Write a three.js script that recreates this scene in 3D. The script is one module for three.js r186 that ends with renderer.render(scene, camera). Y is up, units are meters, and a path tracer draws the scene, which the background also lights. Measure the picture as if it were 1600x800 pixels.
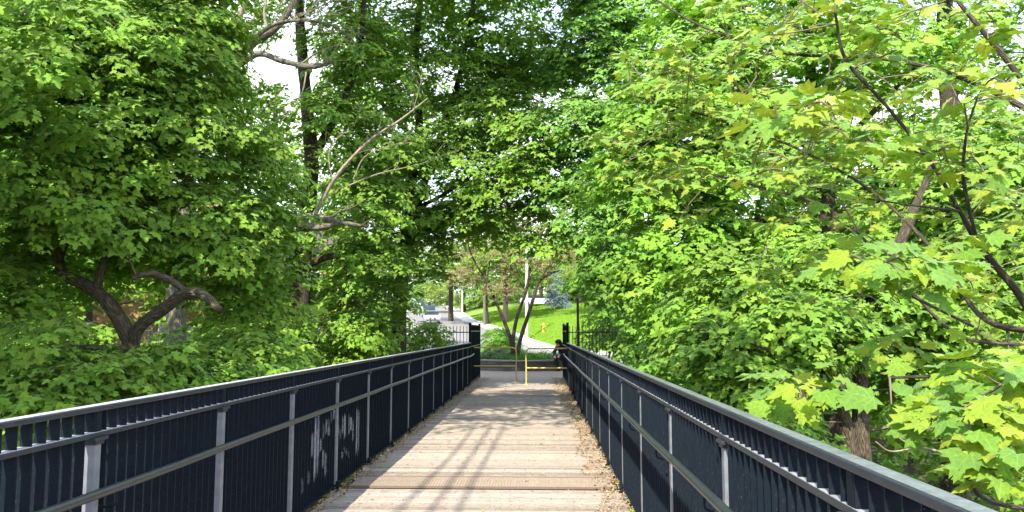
import * as THREE from 'three';
import { mergeGeometries } from 'three/addons/utils/BufferGeometryUtils.js';
import { RoundedBoxGeometry } from 'three/addons/geometries/RoundedBoxGeometry.js';
import { MarchingCubes } from 'three/addons/objects/MarchingCubes.js';
import { createNoise2D, createNoise3D } from 'simplex-noise';

// ---------------------------------------------------------------- camera, sky, sun, exposure
const scene = new THREE.Scene();
const FOCAL = 1200;                                     // in pixels of the 1600 x 800 photograph
const camera = new THREE.PerspectiveCamera(2 * Math.atan(400 / FOCAL) * 180 / Math.PI, 2, 0.05, 900);
camera.position.set(0, 1.6, 0);
camera.rotation.order = 'YXZ';
camera.rotation.set(Math.atan(117 / FOCAL), Math.atan(42 / FOCAL), 0);
camera.updateMatrixWorld(true);

const SUN = new THREE.Vector3(-0.17, 0.71, 0.68).normalize();
const sun = new THREE.DirectionalLight(new THREE.Color().setRGB(1, 0.94, 0.83), 4.4);
sun.position.copy(SUN).multiplyScalar(120).add(new THREE.Vector3(0, 0, -40));
sun.target.position.set(0, 0, -40);
sun.castShadow = true;
sun.shadow.mapSize.set(4096, 4096);
Object.assign(sun.shadow.camera, { left: -70, right: 70, top: 70, bottom: -70, near: 1, far: 300 });
scene.add(sun, sun.target);

const renderer = new THREE.WebGLRenderer({ antialias: true });
renderer.toneMapping = THREE.LinearToneMapping;
renderer.toneMappingExposure = 2.6;
renderer.shadowMap.enabled = true;

// ---------------------------------------------------------------- random numbers, noise
function rng(seed) { let a = seed >>> 0; return () => { a = (a + 0x6d2b79f5) | 0; let t = Math.imul(a ^ (a >>> 15), 1 | a); t = (t + Math.imul(t ^ (t >>> 7), 61 | t)) ^ t; return ((t ^ (t >>> 14)) >>> 0) / 4294967296; }; }
const n2 = createNoise2D(rng(11)), n3 = createNoise3D(rng(12));
const lerp = (a, b, t) => a + (b - a) * t, clamp = (x, a = 0, b = 1) => Math.min(b, Math.max(a, x));
const smooth = (a, b, x) => { const t = clamp((x - a) / (b - a)); return t * t * (3 - 2 * t); };
const table = (pts) => (x) => { if (x <= pts[0][0]) return pts[0][1]; for (let i = 1; i < pts.length; i++) if (x <= pts[i][0]) return lerp(pts[i - 1][1], pts[i][1], (x - pts[i - 1][0]) / (pts[i][0] - pts[i - 1][0])); return pts[pts.length - 1][1]; };
const V = (x, y, z) => new THREE.Vector3(x, y, z);

// the bright hazy late-morning sky
{
  const w = 512, h = 256, d = new Float32Array(w * h * 4);
  for (let j = 0; j < h; j++) for (let i = 0; i < w; i++) {
    const el = ((j + 0.5) / h - 0.5) * Math.PI, az = (i + 0.5) / w * 2 * Math.PI;
    const x = Math.cos(el) * Math.cos(az), y = Math.sin(el), z = Math.cos(el) * Math.sin(az);
    const up = clamp(y), k = Math.pow(up, 0.55);
    let c = [lerp(0.80, 0.26, k), lerp(0.84, 0.40, k), lerp(0.92, 0.72, k)];
    const q = V(x, y, z).divideScalar(0.35 + Math.max(0, y));
    let f = 0; for (let o = 0, a = 0.5, s = 1.6; o < 4; o++, a /= 2, s *= 2.1) f += a * n3(q.x * s, q.y * s, q.z * s + 7);
    const cloud = smooth(-0.12, 0.4, f) * 0.8;
    c = c.map((v, n) => lerp(v, [0.88, 0.88, 0.92][n], cloud));
    const o = (j * w + i) * 4;
    d[o] = c[0] * 1.4; d[o + 1] = c[1] * 1.4; d[o + 2] = c[2] * 1.4; d[o + 3] = 1;
  }
  const t = new THREE.DataTexture(d, w, h, THREE.RGBAFormat, THREE.FloatType);
  t.mapping = THREE.EquirectangularReflectionMapping; t.magFilter = t.minFilter = THREE.LinearFilter; t.wrapS = THREE.RepeatWrapping; t.needsUpdate = true;
  scene.background = t; scene.environment = t;
}

// ---------------------------------------------------------------- helpers: names, things, parts
const taken = new Map();
function numbered(name) { const n = taken.get(name) || 0; taken.set(name, n + 1); return n ? `${name}_${String(n).padStart(3, '0')}` : name; }
function thing(name, label, category, group, pos = [0, 0, 0], turn = 0) {
  const o = new THREE.Group(); o.name = numbered(name); o.position.set(...pos); o.rotation.y = turn;
  o.userData = { label, category }; if (group) o.userData.group = group;
  scene.add(o); return o;
}
function part(name, geo, mat, parent, extra) {
  const m = new THREE.Mesh(geo, mat); m.name = name; m.castShadow = m.receiveShadow = true;
  if (extra) Object.assign(m.userData, extra);
  parent.add(m); return m;
}
function structure(name, geo, mat, label) { const m = part(numbered(name), geo, mat, scene, { kind: 'structure', label, category: name.split('_').pop() }); return m; }
// a point d metres ahead, on the sight line through a place in the photograph (used while surveying positions)
const spot = (px, py, d) => { const v = V((px - 800) / FOCAL, (400 - py) / FOCAL, -1).applyQuaternion(camera.quaternion); return v.multiplyScalar(d / -v.z).add(camera.position); };
const M4 = () => new THREE.Matrix4();
function box(w, h, d, x = 0, y = 0, z = 0, bevel = 0) { const g = bevel ? new RoundedBoxGeometry(w, h, d, 1, bevel) : new THREE.BoxGeometry(w, h, d); g.translate(x, y, z); return g; }
const merged = (list) => mergeGeometries(list.map((g) => { const n = g.index ? g.toNonIndexed() : g; for (const k of Object.keys(n.attributes)) if (!['position', 'normal', 'uv'].includes(k)) n.deleteAttribute(k); return n; }));
function boxUV(g, s = 1, ox = 0, oy = 0) {              // uv in metres by the main axis of each face
  const p = g.attributes.position, n = g.attributes.normal, u = new Float32Array(p.count * 2);
  for (let i = 0; i < p.count; i++) {
    const a = Math.abs(n.getX(i)), b = Math.abs(n.getY(i)), c = Math.abs(n.getZ(i));
    if (b >= a && b >= c) { u[2 * i] = p.getX(i); u[2 * i + 1] = p.getZ(i); } else if (a >= c) { u[2 * i] = p.getZ(i); u[2 * i + 1] = p.getY(i); } else { u[2 * i] = p.getX(i); u[2 * i + 1] = p.getY(i); }
    u[2 * i] = u[2 * i] * s + ox; u[2 * i + 1] = u[2 * i + 1] * s + oy;
  }
  g.setAttribute('uv', new THREE.BufferAttribute(u, 2)); return g;
}
// tapered tube through points [x, y, z, radius]; lumps gives it an uneven surface
function tube(pts, sides = 8, steps = 5, lumps = 0, cap = true) {
  const c = new THREE.CatmullRomCurve3(pts.map((p) => V(p[0], p[1], p[2])), false, 'centripetal');
  const n = (pts.length - 1) * steps, pos = [], uv = [], idx = [];
  let side = V(0.31, 0.1, 0.95), run = 0, last = null;
  for (let i = 0; i <= n; i++) {
    const t = i / n, p = c.getPoint(t), f = t * (pts.length - 1), k = Math.min(pts.length - 2, Math.floor(f));
    const r = lerp(pts[k][3], pts[k + 1][3], f - k), tan = c.getTangent(t);
    if (last) run += p.distanceTo(last); last = p;
    side = side.clone().addScaledVector(tan, -side.dot(tan)).normalize();
    const up = tan.clone().cross(side);
    for (let s = 0; s <= sides; s++) {
      const a = s / sides * 2 * Math.PI, d = V(0, 0, 0).addScaledVector(side, Math.cos(a)).addScaledVector(up, Math.sin(a));
      let rr = r;
      if (lumps) rr *= 1 + lumps * (n3(p.x * 3 + d.x * 1.3, p.y * 1.6 + d.y, p.z * 3 + d.z * 1.3) + 0.6 * n3(p.x * 1.2 + d.x * 4, p.y * 0.7, p.z * 1.2 + d.z * 4));
      pos.push(p.x + d.x * rr, p.y + d.y * rr, p.z + d.z * rr); uv.push(s / sides * Math.max(0.05, pts[0][3]) * 6, run);
    }
  }
  const w = sides + 1;
  for (let i = 0; i < n; i++) for (let s = 0; s < sides; s++) { const a = i * w + s, b = a + 1, e = a + w, f = e + 1; idx.push(a, b, e, b, f, e); }
  if (cap) { for (const i of [0, n]) { const q = c.getPoint(i / n), at = pos.length / 3; pos.push(q.x, q.y, q.z); uv.push(0, run); for (let s = 0; s < sides; s++) idx.push(at, i * w + s + (i ? 0 : 1), i * w + s + (i ? 1 : 0)); } }
  const g = new THREE.BufferGeometry();
  g.setAttribute('position', new THREE.Float32BufferAttribute(pos, 3)); g.setAttribute('uv', new THREE.Float32BufferAttribute(uv, 2)); g.setIndex(idx); g.computeVertexNormals();
  return g;
}
function sheet(rows, uvScale = 1) {                     // rows of points -> one surface, uv in metres seen from above
  const pos = [], uv = [], idx = [], w = rows[0].length;
  for (const r of rows) for (const p of r) { pos.push(p[0], p[1], p[2]); uv.push(p[0] * uvScale, p[2] * uvScale); }
  for (let i = 0; i + 1 < rows.length; i++) for (let j = 0; j + 1 < w; j++) { const a = i * w + j, b = a + 1, c = a + w, d = c + 1; idx.push(a, b, c, b, d, c); }
  const g = new THREE.BufferGeometry();
  g.setAttribute('position', new THREE.Float32BufferAttribute(pos, 3)); g.setAttribute('uv', new THREE.Float32BufferAttribute(uv, 2)); g.setIndex(idx); g.computeVertexNormals();
  if (g.attributes.normal.getY(0) < 0) { const a = g.index.array; for (let i = 0; i < a.length; i += 3) [a[i], a[i + 1]] = [a[i + 1], a[i]]; g.computeVertexNormals(); }
  return g;
}

// ---------------------------------------------------------------- computed textures
function texture(w, h, f, srgb = true) {                // f(u, v) -> [r, g, b] in 0..1 (sRGB for colour)
  const d = new Uint8Array(w * h * 4);
  for (let j = 0; j < h; j++) for (let i = 0; i < w; i++) { const c = f(i / w, j / h), o = (j * w + i) * 4; for (let k = 0; k < 3; k++) d[o + k] = 255 * clamp(c[k]); d[o + 3] = 255; }
  const t = new THREE.DataTexture(d, w, h); t.magFilter = THREE.LinearFilter; t.minFilter = THREE.LinearMipmapLinearFilter; t.generateMipmaps = true; t.wrapS = t.wrapT = THREE.RepeatWrapping;
  if (srgb) t.colorSpace = THREE.SRGBColorSpace; t.needsUpdate = true; return t;
}
// noise that repeats over the unit square
const wrapNoise = (u, v, fu, fv, s = 0) => { const a = u * 2 * Math.PI, b = v * 2 * Math.PI, ru = fu / 6.283, rv = fv / 6.283; return 0.5 * n3(Math.cos(a) * ru + s, Math.sin(a) * ru, Math.cos(b) * rv + Math.sin(b) * rv * 1.7 + s) + 0.5 * n3(Math.sin(b) * rv + 9 + s, Math.cos(b) * rv, Math.sin(a) * ru - Math.cos(a) * ru * 1.7); };
const grey = (x) => [x, x, x];
const repeat = (t, x, y) => { const c = t.clone(); c.repeat.set(x, y); c.needsUpdate = true; return c; };

const furrow = (u, v) => n2(Math.abs(u - 0.5) * 40 + n2(Math.abs(u - 0.5) * 4, Math.abs(v - 0.5) * 6) * 0.8, Math.abs(v - 0.5) * 7);
const barkMap = texture(256, 512, (u, v) => { const r = 0.5 + 0.5 * furrow(u, v), f = 0.5 + 0.5 * wrapNoise(u, v, 30, 40, 3); const m = 0.5 + 0.5 * wrapNoise(u, v, 4, 5, 8); return [0.5 + 0.4 * r + 0.1 * f, 0.48 + 0.4 * r + 0.1 * f + 0.04 * m, 0.44 + 0.4 * r + 0.1 * f]; });
const barkBump = texture(256, 512, (u, v) => grey(0.5 + 0.4 * furrow(u, v) + 0.1 * wrapNoise(u, v, 30, 40, 3)), false);
const woodMap = texture(1024, 128, (u, v) => {          // grain runs along u
  const g = n2(Math.abs(u - 0.5) * 9, v * 42) * 0.5 + n2(Math.abs(u - 0.5) * 34, v * 120) * 0.3 + 0.25 * wrapNoise(u, v, 10, 4, 5), crack = Math.abs(n2(Math.abs(u - 0.5) * 5 + 40, v * 26)) < 0.045 ? 0.28 : 0, knot = smooth(0.72, 0.9, wrapNoise(u, v, 14, 3, 21)) * 0.25;
  const x = 0.84 + 0.13 * g - crack - knot; return [x, x * 0.985, x * 0.96];
});
const woodBump = texture(1024, 128, (u, v) => grey(0.6 + 0.3 * n2(Math.abs(u - 0.5) * 9, v * 42) * 0.5 + 0.2 * n2(Math.abs(u - 0.5) * 34, v * 120) - (Math.abs(n2(Math.abs(u - 0.5) * 5 + 40, v * 26)) < 0.045 ? 0.4 : 0)), false);
const stoneMap = texture(256, 256, (u, v) => { const x = 0.82 + 0.14 * wrapNoise(u, v, 12, 12, 1) + 0.12 * wrapNoise(u, v, 60, 60, 2); return [x, x * 0.99, x * 0.97]; });
const paveMap = texture(512, 512, (u, v) => { const x = 0.86 + 0.07 * wrapNoise(u, v, 6, 6, 31) + 0.08 * wrapNoise(u, v, 40, 40, 32) + 0.12 * (wrapNoise(u, v, 170, 170, 33)); return [x, x * 0.99, x * 0.975]; });
const grassMap = texture(512, 512, (u, v) => { const a = wrapNoise(u, v, 5, 5, 41), b = wrapNoise(u, v, 80, 80, 42), c = wrapNoise(u, v, 26, 26, 43); const x = 0.8 + 0.14 * a + 0.2 * b + 0.14 * c; return [x * (0.98 + 0.12 * c + 0.08 * a), x, x * 0.9]; });
const soilMap = texture(512, 512, (u, v) => { const b = wrapNoise(u, v, 70, 70, 52), c = wrapNoise(u, v, 12, 12, 53); const x = 0.7 + 0.2 * b + 0.2 * c; return [x, x * (0.96 + 0.05 * c), x * 0.9]; });
const lin2s = (x) => (x <= 0.0031308 ? 12.92 * x : 1.055 * Math.pow(x, 1 / 2.4) - 0.055);
// painted steel: mottled coat, dust, pale scratches and rusty chips
const painted = (rgb, seed) => texture(512, 512, (u, v) => {
  const m = 1 + 0.22 * wrapNoise(u, v, 9, 9, 61 + seed) + 0.15 * wrapNoise(u, v, 120, 120, 62 + seed), chip = wrapNoise(u, v, 60, 60, 63 + seed) * 0.6 + wrapNoise(u, v, 170, 170, 64 + seed) * 0.5, dust = smooth(0.1, 0.7, wrapNoise(u, v, 22, 22, 65 + seed) + 0.4 * wrapNoise(u, v, 140, 140, 66)) * 0.0045;
  const pale = smooth(0.66, 0.74, chip), rust = smooth(0.66, 0.78, -chip + 0.25 * wrapNoise(u, v, 5, 5, 67 + seed));
  return rgb.map((c, k) => lin2s(lerp(lerp(c * m + dust * [1, 0.95, 0.85][k], [0.4, 0.41, 0.42][k], pale * 0.8), [0.17, 0.075, 0.035][k], rust * 0.8)));
});
const rustMap = texture(256, 256, (u, v) => { const a = 0.5 + 0.5 * wrapNoise(u, v, 6, 6, 71), b = 0.5 + 0.5 * wrapNoise(u, v, 40, 40, 72); return [0.62 + 0.3 * b, 0.57 + 0.27 * b + 0.06 * a, 0.5 + 0.24 * b + 0.1 * a]; });
const brickMap = texture(512, 512, (u, v) => { const row = Math.floor(v * 24), fx = (u * 8 + (row % 2) * 0.5) % 1, fy = (v * 24) % 1, tone = 0.8 + 0.2 * n2(Math.floor(u * 8 + (row % 2) * 0.5) * 3.3, row * 2.7); return fx < 0.04 || fy < 0.13 ? [0.72, 0.69, 0.63] : [0.93 * tone, 0.78 * tone, 0.52 * tone]; });

const std = (rgb, rough = 0.8, more = {}) => new THREE.MeshStandardMaterial({ color: new THREE.Color().setRGB(...rgb), roughness: rough, side: THREE.DoubleSide, ...more });
const leafMat = (rgb, through = 0.45, rough = 0.8, more = {}) => new THREE.MeshPhysicalMaterial({ color: new THREE.Color().setRGB(...rgb), roughness: rough, transmission: through, thickness: 0, specularIntensity: 0.35, side: THREE.DoubleSide, ...more });
const MAT = {
  bark: std([0.115, 0.09, 0.068], 0.95, { map: barkMap, bumpMap: barkBump, bumpScale: 0.03 }),
  barkWarm: std([0.17, 0.132, 0.1], 0.95, { map: barkMap, bumpMap: barkBump, bumpScale: 0.03 }),
  barkGrey: std([0.3, 0.265, 0.235], 0.95, { map: barkMap, bumpMap: barkBump, bumpScale: 0.03 }),
  deadwood: std([0.42, 0.36, 0.29], 0.9, { map: barkMap }),
  twig: std([0.15, 0.105, 0.07], 0.9),
  steel: new THREE.MeshPhysicalMaterial({ map: painted([0.0048, 0.0095, 0.0155], 0), roughness: 0.62, specularIntensity: 0.25, side: THREE.DoubleSide }),
  post: std([1, 1, 1], 0.55, { map: painted([0.155, 0.167, 0.182], 20) }),
  rail: std([1, 1, 1], 0.45, { map: painted([0.02, 0.026, 0.033], 40) }),
  hand: std([1, 1, 1], 0.4, { map: painted([0.021, 0.027, 0.026], 60) }),
  iron: std([0.012, 0.013, 0.014], 0.5),
  yellow: std([0.78, 0.62, 0.13], 0.5, { map: stoneMap }),
  rust: std([0.5, 0.43, 0.38], 0.8, { map: rustMap }),
};
// ---------------------------------------------------------------- ground: a wooded ravine under the bridge, a street climbing beyond it
const climb = table([[0, -0.12], [45, -0.12], [52, 0.0], [58, 0.28], [65, 0.8], [77, 1.6], [90, 2.4], [98, 2.95], [125, 4.6], [154, 6.2], [200, 8.6], [330, 14]]);
const lawnEdge = table([[40, 24], [46, 15], [50, 8], [54, 4], [58, 1.35], [65, -0.65], [77, -2.95], [98, -8.3], [154, -16.8], [200, -24], [330, -44]]);
const roadLeft = table([[40, -10], [58, -9], [77, -11.5], [98, -16.6], [125, -21.4], [154, -26.3], [200, -34], [330, -56]]);
function groundY(x, z) {
  const D = -z;
  const valley = smooth(28, 17, D) * smooth(-9, -2, D);
  let y = -4.6 * valley + 0.25 * n2(x * 0.16, z * 0.16) * valley - 0.06;
  if (D > 38) {
    y = climb(D) - 0.1;
    const over = x - lawnEdge(D), out = roadLeft(D) - 1.6 - x;
    if (over > 0) y = climb(D) + 0.1 + 2.9 * (1 - Math.exp(-over * 0.24 / 2.9)) + 0.07 * n2(x * 0.3, z * 0.3);
    if (out > 0) y = climb(D) + 0.08 + Math.min(1.2, out * 0.08);
    y = lerp(-0.06, y, smooth(38, 42, D));
  }
  return y;
}
{
  const rows = [], xs = [], zs = [];
  for (let x = -150; x <= 150; x += Math.abs(x) < 24 ? 0.75 : 6) xs.push(x);
  for (let z = 40; z >= -330; z -= z < -35 && z > -115 ? 0.75 : z > 5 || z < -115 ? 6 : 1) zs.push(z);
  for (const z of zs) rows.push(xs.map((x) => [x, groundY(x, z), z]));
  const g = sheet(rows, 0.25);
  // two soils: mown grass up the street, leaf litter and earth in the ravine
  const p = g.attributes.position, c = new Float32Array(p.count * 3);
  for (let i = 0; i < p.count; i++) {
    const x = p.getX(i), D = -p.getZ(i), k = smooth(34, 42, D), q = 0.5 + 0.5 * n2(x * 0.11, D * 0.11), m = 0.5 + 0.5 * n2(x * 0.5 + 9, D * 0.5);
    const grass = [0.2 + 0.04 * q, 0.34 + 0.04 * m, 0.03], soil = [0.085 + 0.03 * m, 0.07 + 0.02 * m, 0.045];
    for (let j = 0; j < 3; j++) c[3 * i + j] = lerp(soil[j], grass[j], k);
  }
  g.setAttribute('color', new THREE.BufferAttribute(c, 3));
  structure('ground', g, std([1, 1, 1], 0.95, { map: grassMap, vertexColors: true }), 'ravine floor and mown lawn beyond the bridge');
  const far = new THREE.RingGeometry(140, 850, 48, 1); far.rotateX(-Math.PI / 2); far.translate(0, -7, 0);
  structure('terrain', far, std([0.06, 0.09, 0.03], 1, { map: grassMap }), 'wooded terrain out to the horizon');
}
{
  const road = [], walk = [];
  for (let D = 40; D <= 328; D += D < 60 ? 0.5 : D < 110 ? 1 : 6) {
    const l = roadLeft(D), r = lawnEdge(D) - 1.7, row = [];
    for (let k = 0; k <= 12; k++) { const x = lerp(l, r, k / 12); row.push([x, climb(D) + 0.012, -D]); }
    road.push(row);
    walk.push([[r, climb(D) + 0.004, -D], [r, climb(D) + 0.13, -D], [r + 0.16, climb(D) + 0.135, -D], [r + 0.9, climb(D) + 0.137, -D], [r + 1.75, climb(D) + 0.14, -D]]);
  }
  structure('road', sheet(road, 0.3), std([0.25, 0.235, 0.22], 0.9, { map: paveMap }), 'sunlit pale residential street climbing the hill');
  structure('sidewalk', sheet(walk, 0.4), std([0.6, 0.58, 0.56], 0.9, { map: paveMap }), 'white concrete sidewalk along the lawn');
  const walk2 = [];
  for (let D = 58; D <= 328; D += D < 110 ? 2 : 6) { const l = roadLeft(D); walk2.push([[l, climb(D) + 0.004, -D], [l, climb(D) + 0.13, -D], [l - 1.7, climb(D) + 0.135, -D]]); }
  structure('sidewalk', sheet(walk2, 0.4), std([0.5, 0.46, 0.42], 0.9, { map: paveMap }), 'far sidewalk behind the parked cars');
  // the paved landing between bridge end and street
  const land = [];
  for (let D = 26.6; D <= 40.2; D += 0.4) { const row = []; for (let x = -8; x <= 9; x += 0.5) row.push([x, 0.012 * n2(x * 0.7, D * 0.7), -D]); land.push(row); }
  structure('path', sheet(land, 0.5), std([0.34, 0.265, 0.19], 0.95, { map: paveMap }), 'dusty brown paved landing at the far end of the bridge');
  const ab = merged([box(5.2, 4.6, 1.2, -0.58, -2.36, -27.25), box(5.2, 4.6, 1.2, -0.58, -2.42, 2.6)]);
  structure('abutment', boxUV(ab, 0.5), std([0.32, 0.31, 0.29], 0.9, { map: paveMap }), 'concrete abutments carrying both bridge ends');
}

// ---------------------------------------------------------------- the bridge deck: narrow weathered cross boards
const XL = -2.08, XR = 0.855, DECK_END = 26.6;
{
  const t = thing('bridge_deck', 'pale weathered timber deck of narrow cross planks between the two railings', 'bridge deck');
  const r = rng(5), pitch = 0.089, tones = [[0.47, 0.395, 0.325], [0.4, 0.33, 0.265], [0.54, 0.46, 0.385], [0.33, 0.27, 0.215], [0.49, 0.41, 0.335], [0.43, 0.37, 0.315]];
  const mats = tones.map((c) => std(c, 0.9, { map: woodMap, bumpMap: woodBump, bumpScale: 0.004 }));
  const geos = [];
  for (let k = 0; k < 10; k++) {
    const g = box(XR - XL - 0.1, 0.04, 0.0765 + 0.004 * r(), 0, -0.02, 0, 0), p = g.attributes.position;
    for (let i = 0; i < p.count; i++) p.setY(i, p.getY(i) + 0.0015 * n2(p.getX(i) * 3 + k * 5, p.getZ(i) * 40));
    boxUV(g, 1, 0, 0); const u = g.attributes.uv; for (let i = 0; i < u.count; i++) u.setXY(i, u.getX(i) * 0.45 + k * 0.37, u.getY(i) * 1.05 + (k % 8) * 0.118 + 0.09);
    geos.push(g);
  }
  const cx = (XL + XR) / 2, near = [];
  for (let z = 2.5; z > -DECK_END; z -= pitch) {
    if (z < -8.0 && z > -8.62) continue;               // the steel cover plate lies here
    const g = geos[Math.floor(r() * 10)], x = cx + (r() - 0.5) * 0.025, y = (r() - 0.5) * 0.009;
    if (z > -5.8) { const c = g.clone(); c.translate(x, y, z); near.push(c); continue; }
    const p = part('plank', g, mats[Math.floor(r() * 6)], t); p.position.set(x, y, z); p.rotation.set((r() - 0.5) * 0.02, (r() - 0.5) * 0.0016, 0);
  }
  part('plank_run', merged(near), mats[0], t, { kind: 'stuff' });
  const plate = part('cover_plate', boxUV(box(2.72, 0.012, 0.5, cx + 0.01, 0.004, -8.31, 0.003), 1), MAT.rust, t, { label: 'rusty ribbed steel cover plate across the deck' });
  const ribs = []; for (let i = 0; i < 88; i++) ribs.push(box(0.012, 0.006, 0.46, cx - 1.33 + i * 0.0308, 0.0125, -8.31));
  part('rib', boxUV(merged(ribs), 1), MAT.rust, plate, { kind: 'stuff' });
  part('edge_bar', box(2.72, 0.02, 0.03, cx + 0.01, 0.004, -8.04), std([0.28, 0.22, 0.18], 0.8, { map: rustMap }), plate);
  part('edge_bar', box(2.72, 0.02, 0.03, cx + 0.01, 0.004, -8.58), std([0.28, 0.22, 0.18], 0.8, { map: rustMap }), plate);
  for (const x of [XL + 0.5, cx, XR - 0.5]) part('girder', box(0.25, 0.55, 29.1, x, -0.32, -12.05), std([0.1, 0.075, 0.06], 0.8, { map: rustMap }), t);
}

// ---------------------------------------------------------------- the two railings
function railing(side, label) {                          // side -1 left, 1 right
  const X = side < 0 ? XL : XR, t = thing('railing', label, 'railing', 'steel railings along both sides of the bridge', [X, 0, 0]);
  const r = rng(side < 0 ? 21 : 22), TOP = 1.252, MID = 1.13, LOW = 0.045, zEnd = -23.2, inn = -side;
  const long = (w, h, y, x, bevel, z0 = 2.4, z1 = zEnd) => { const L = z0 - z1, n = 24, parts = []; const g = new RoundedBoxGeometry(w, h, L, 2, bevel); const p = g.attributes.position; g.translate(x, y, (z0 + z1) / 2); return boxUV(g, 1); };
  part('top_rail', long(0.064, 0.026, TOP - 0.013, 0, 0.007), MAT.rail, t);
  part('middle_rail', long(0.058, 0.022, MID - 0.011, 0, 0.003), MAT.rail, t);
  // strips paint sunlight into the rail tops: light grey left, green grey right
  const litTop = side < 0 ? std([0.62, 0.64, 0.68], 0.5, { map: stoneMap }) : std([0.17, 0.2, 0.19], 0.5, { map: stoneMap });
  part('lit_top', long(0.05, 0.003, TOP + 0.0012, 0, 0.001), litTop, t); part('lit_top', long(0.05, 0.003, MID + 0.0012, 0, 0.001), side < 0 ? litTop : std([0.4, 0.42, 0.43], 0.5, { map: stoneMap }), t);
  part('bottom_rail', long(0.045, 0.02, LOW, 0, 0.003), MAT.steel, t);
  // flat-bar balusters, broad side along the walk
  const lower = [], upper = [];
  for (let k = 0; k < 6; k++) {
    const a = boxUV(box(0.06, MID - 0.022 - LOW - 0.01, 0.007, -inn * 0.0, (MID - 0.022 + LOW + 0.01) / 2, 0), 1.7, k * 0.173, k * 0.31), b = boxUV(box(0.048, TOP - 0.026 - MID - 0.003, 0.007, 0, (TOP - 0.023 + MID) / 2, 0), 1.7, k * 0.213, k * 0.27);
    lower.push(a); upper.push(b);
  }
  const restL = [], restU = []; let n = 0;
  const P0 = -3.58 + 1.44 * 4, posts = [];
  for (let k = 0; k < 21; k++) { const z = P0 - 1.44 * k; if (z > zEnd + 0.2) posts.push(z); }
  for (let z = 2.3; z > zEnd + 0.03; z -= 0.09) {
    const k = Math.floor(r() * 6), jx = (r() - 0.5) * 0.003, turn = (r() - 0.5) * 0.03, atPost = posts.some((q) => Math.abs(q - z) < 0.032);
    const single = z < -0.8 && z > -14.5;
    for (const [list, rest, name] of [[lower, restL, 'baluster'], [upper, restU, 'top_baluster']]) {
      if (atPost && name === 'baluster') continue;
      if (single) { const m = part(name, list[k], MAT.steel, t); m.position.set(jx, 0, z); m.rotation.y = turn; }
      else { const g = list[k].clone(); g.rotateY(turn); g.translate(jx, 0, z); rest.push(g); }
    }
  }
  part('baluster_run', merged(restL), MAT.steel, t, { kind: 'stuff' }); part('top_baluster_run', merged(restU), MAT.steel, t, { kind: 'stuff' });
  // posts with a weld collar under the middle rail, a foot bracket, and the handrail bracket
  const postG = boxUV(box(0.052, MID - 0.022 + 0.12, 0.052, 0, (MID - 0.022 - 0.12) / 2, 0, 0.006), 1.3), collarG = boxUV(merged([box(0.085, 0.016, 0.11, 0, MID - 0.03, 0, 0.003), box(0.07, 0.02, 0.07, 0, MID - 0.046, 0, 0.004)]), 1);
  const stubG = box(0.05, TOP - 0.026 - MID, 0.045, 0, (TOP - 0.026 + MID) / 2, 0, 0.004);
  const footG = boxUV(merged([box(0.1, 0.012, 0.12, inn * 0.02, 0.012, 0), box(0.03, 0.09, 0.08, inn * 0.04, 0.045, 0, 0.004)]), 1);
  const hx = inn * 0.105, hy = 0.875;
  const bracketG = tube([[inn * 0.02, hy - 0.085, 0, 0.006], [inn * 0.07, hy - 0.092, 0, 0.006], [hx, hy - 0.075, 0, 0.006], [hx, hy - 0.018, 0, 0.006]], 6, 3);
  for (const z of posts) {
    const p = part('post', postG, MAT.post, t); p.position.z = z;
    part('collar', collarG, MAT.rail, p); part('foot', footG, MAT.steel, p);
    const s = part('upper_post', stubG, MAT.steel, t); s.position.z = z;
    const b = part('handrail_bracket', bracketG, MAT.steel, t); b.position.z = z - 0.03;
  }
  const hp = []; for (let z = 2.4; z >= -22.6; z -= 1.25) hp.push([hx + 0.004 * n2(z, side * 3), hy + 0.006 * n2(z * 0.6, side * 7 + 2), z, 0.0215]);
  hp.push([hx, hy + 0.03, -23.4, 0.0215]);
  part('handrail', tube(hp, 14, 4), MAT.hand, t);
  // taller solid-looking end section
  const e = [], E0 = zEnd - 0.02, E1 = -26.9;
  for (let z = E0 - 0.05; z > E1; z -= 0.09) e.push([z]);
  for (const [z] of e) { const m = part('end_baluster', endG(), MAT.steel, t); m.position.z = z; }
  part('end_rail', box(0.06, 0.03, E0 - E1, 0, 1.775, (E0 + E1) / 2, 0.006), MAT.steel, t);
  part('end_rail', box(0.066, 0.026, E0 - E1, 0, 1.59, (E0 + E1) / 2, 0.006), MAT.rail, t);
  part('end_rail', box(0.066, 0.026, E0 - E1, 0, 1.13, (E0 + E1) / 2, 0.006), MAT.rail, t);
  part('end_rail', box(0.06, 0.03, E0 - E1, 0, 0.06, (E0 + E1) / 2, 0.006), MAT.steel, t);
  for (const z of [E0, E1]) part('end_post', box(0.075, 1.98, 0.075, 0, 0.86, z, 0.008), MAT.steel, t);
  return t;
}
let endG_; function endG() { return (endG_ ??= box(0.05, 1.7, 0.007, 0, 0.92, 0)); }
const leftRailing = railing(-1, 'dark blue painted steel railing with white graffiti, left of the deck');
railing(1, 'dark steel railing with bright sunlit posts, right of the deck');
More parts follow.
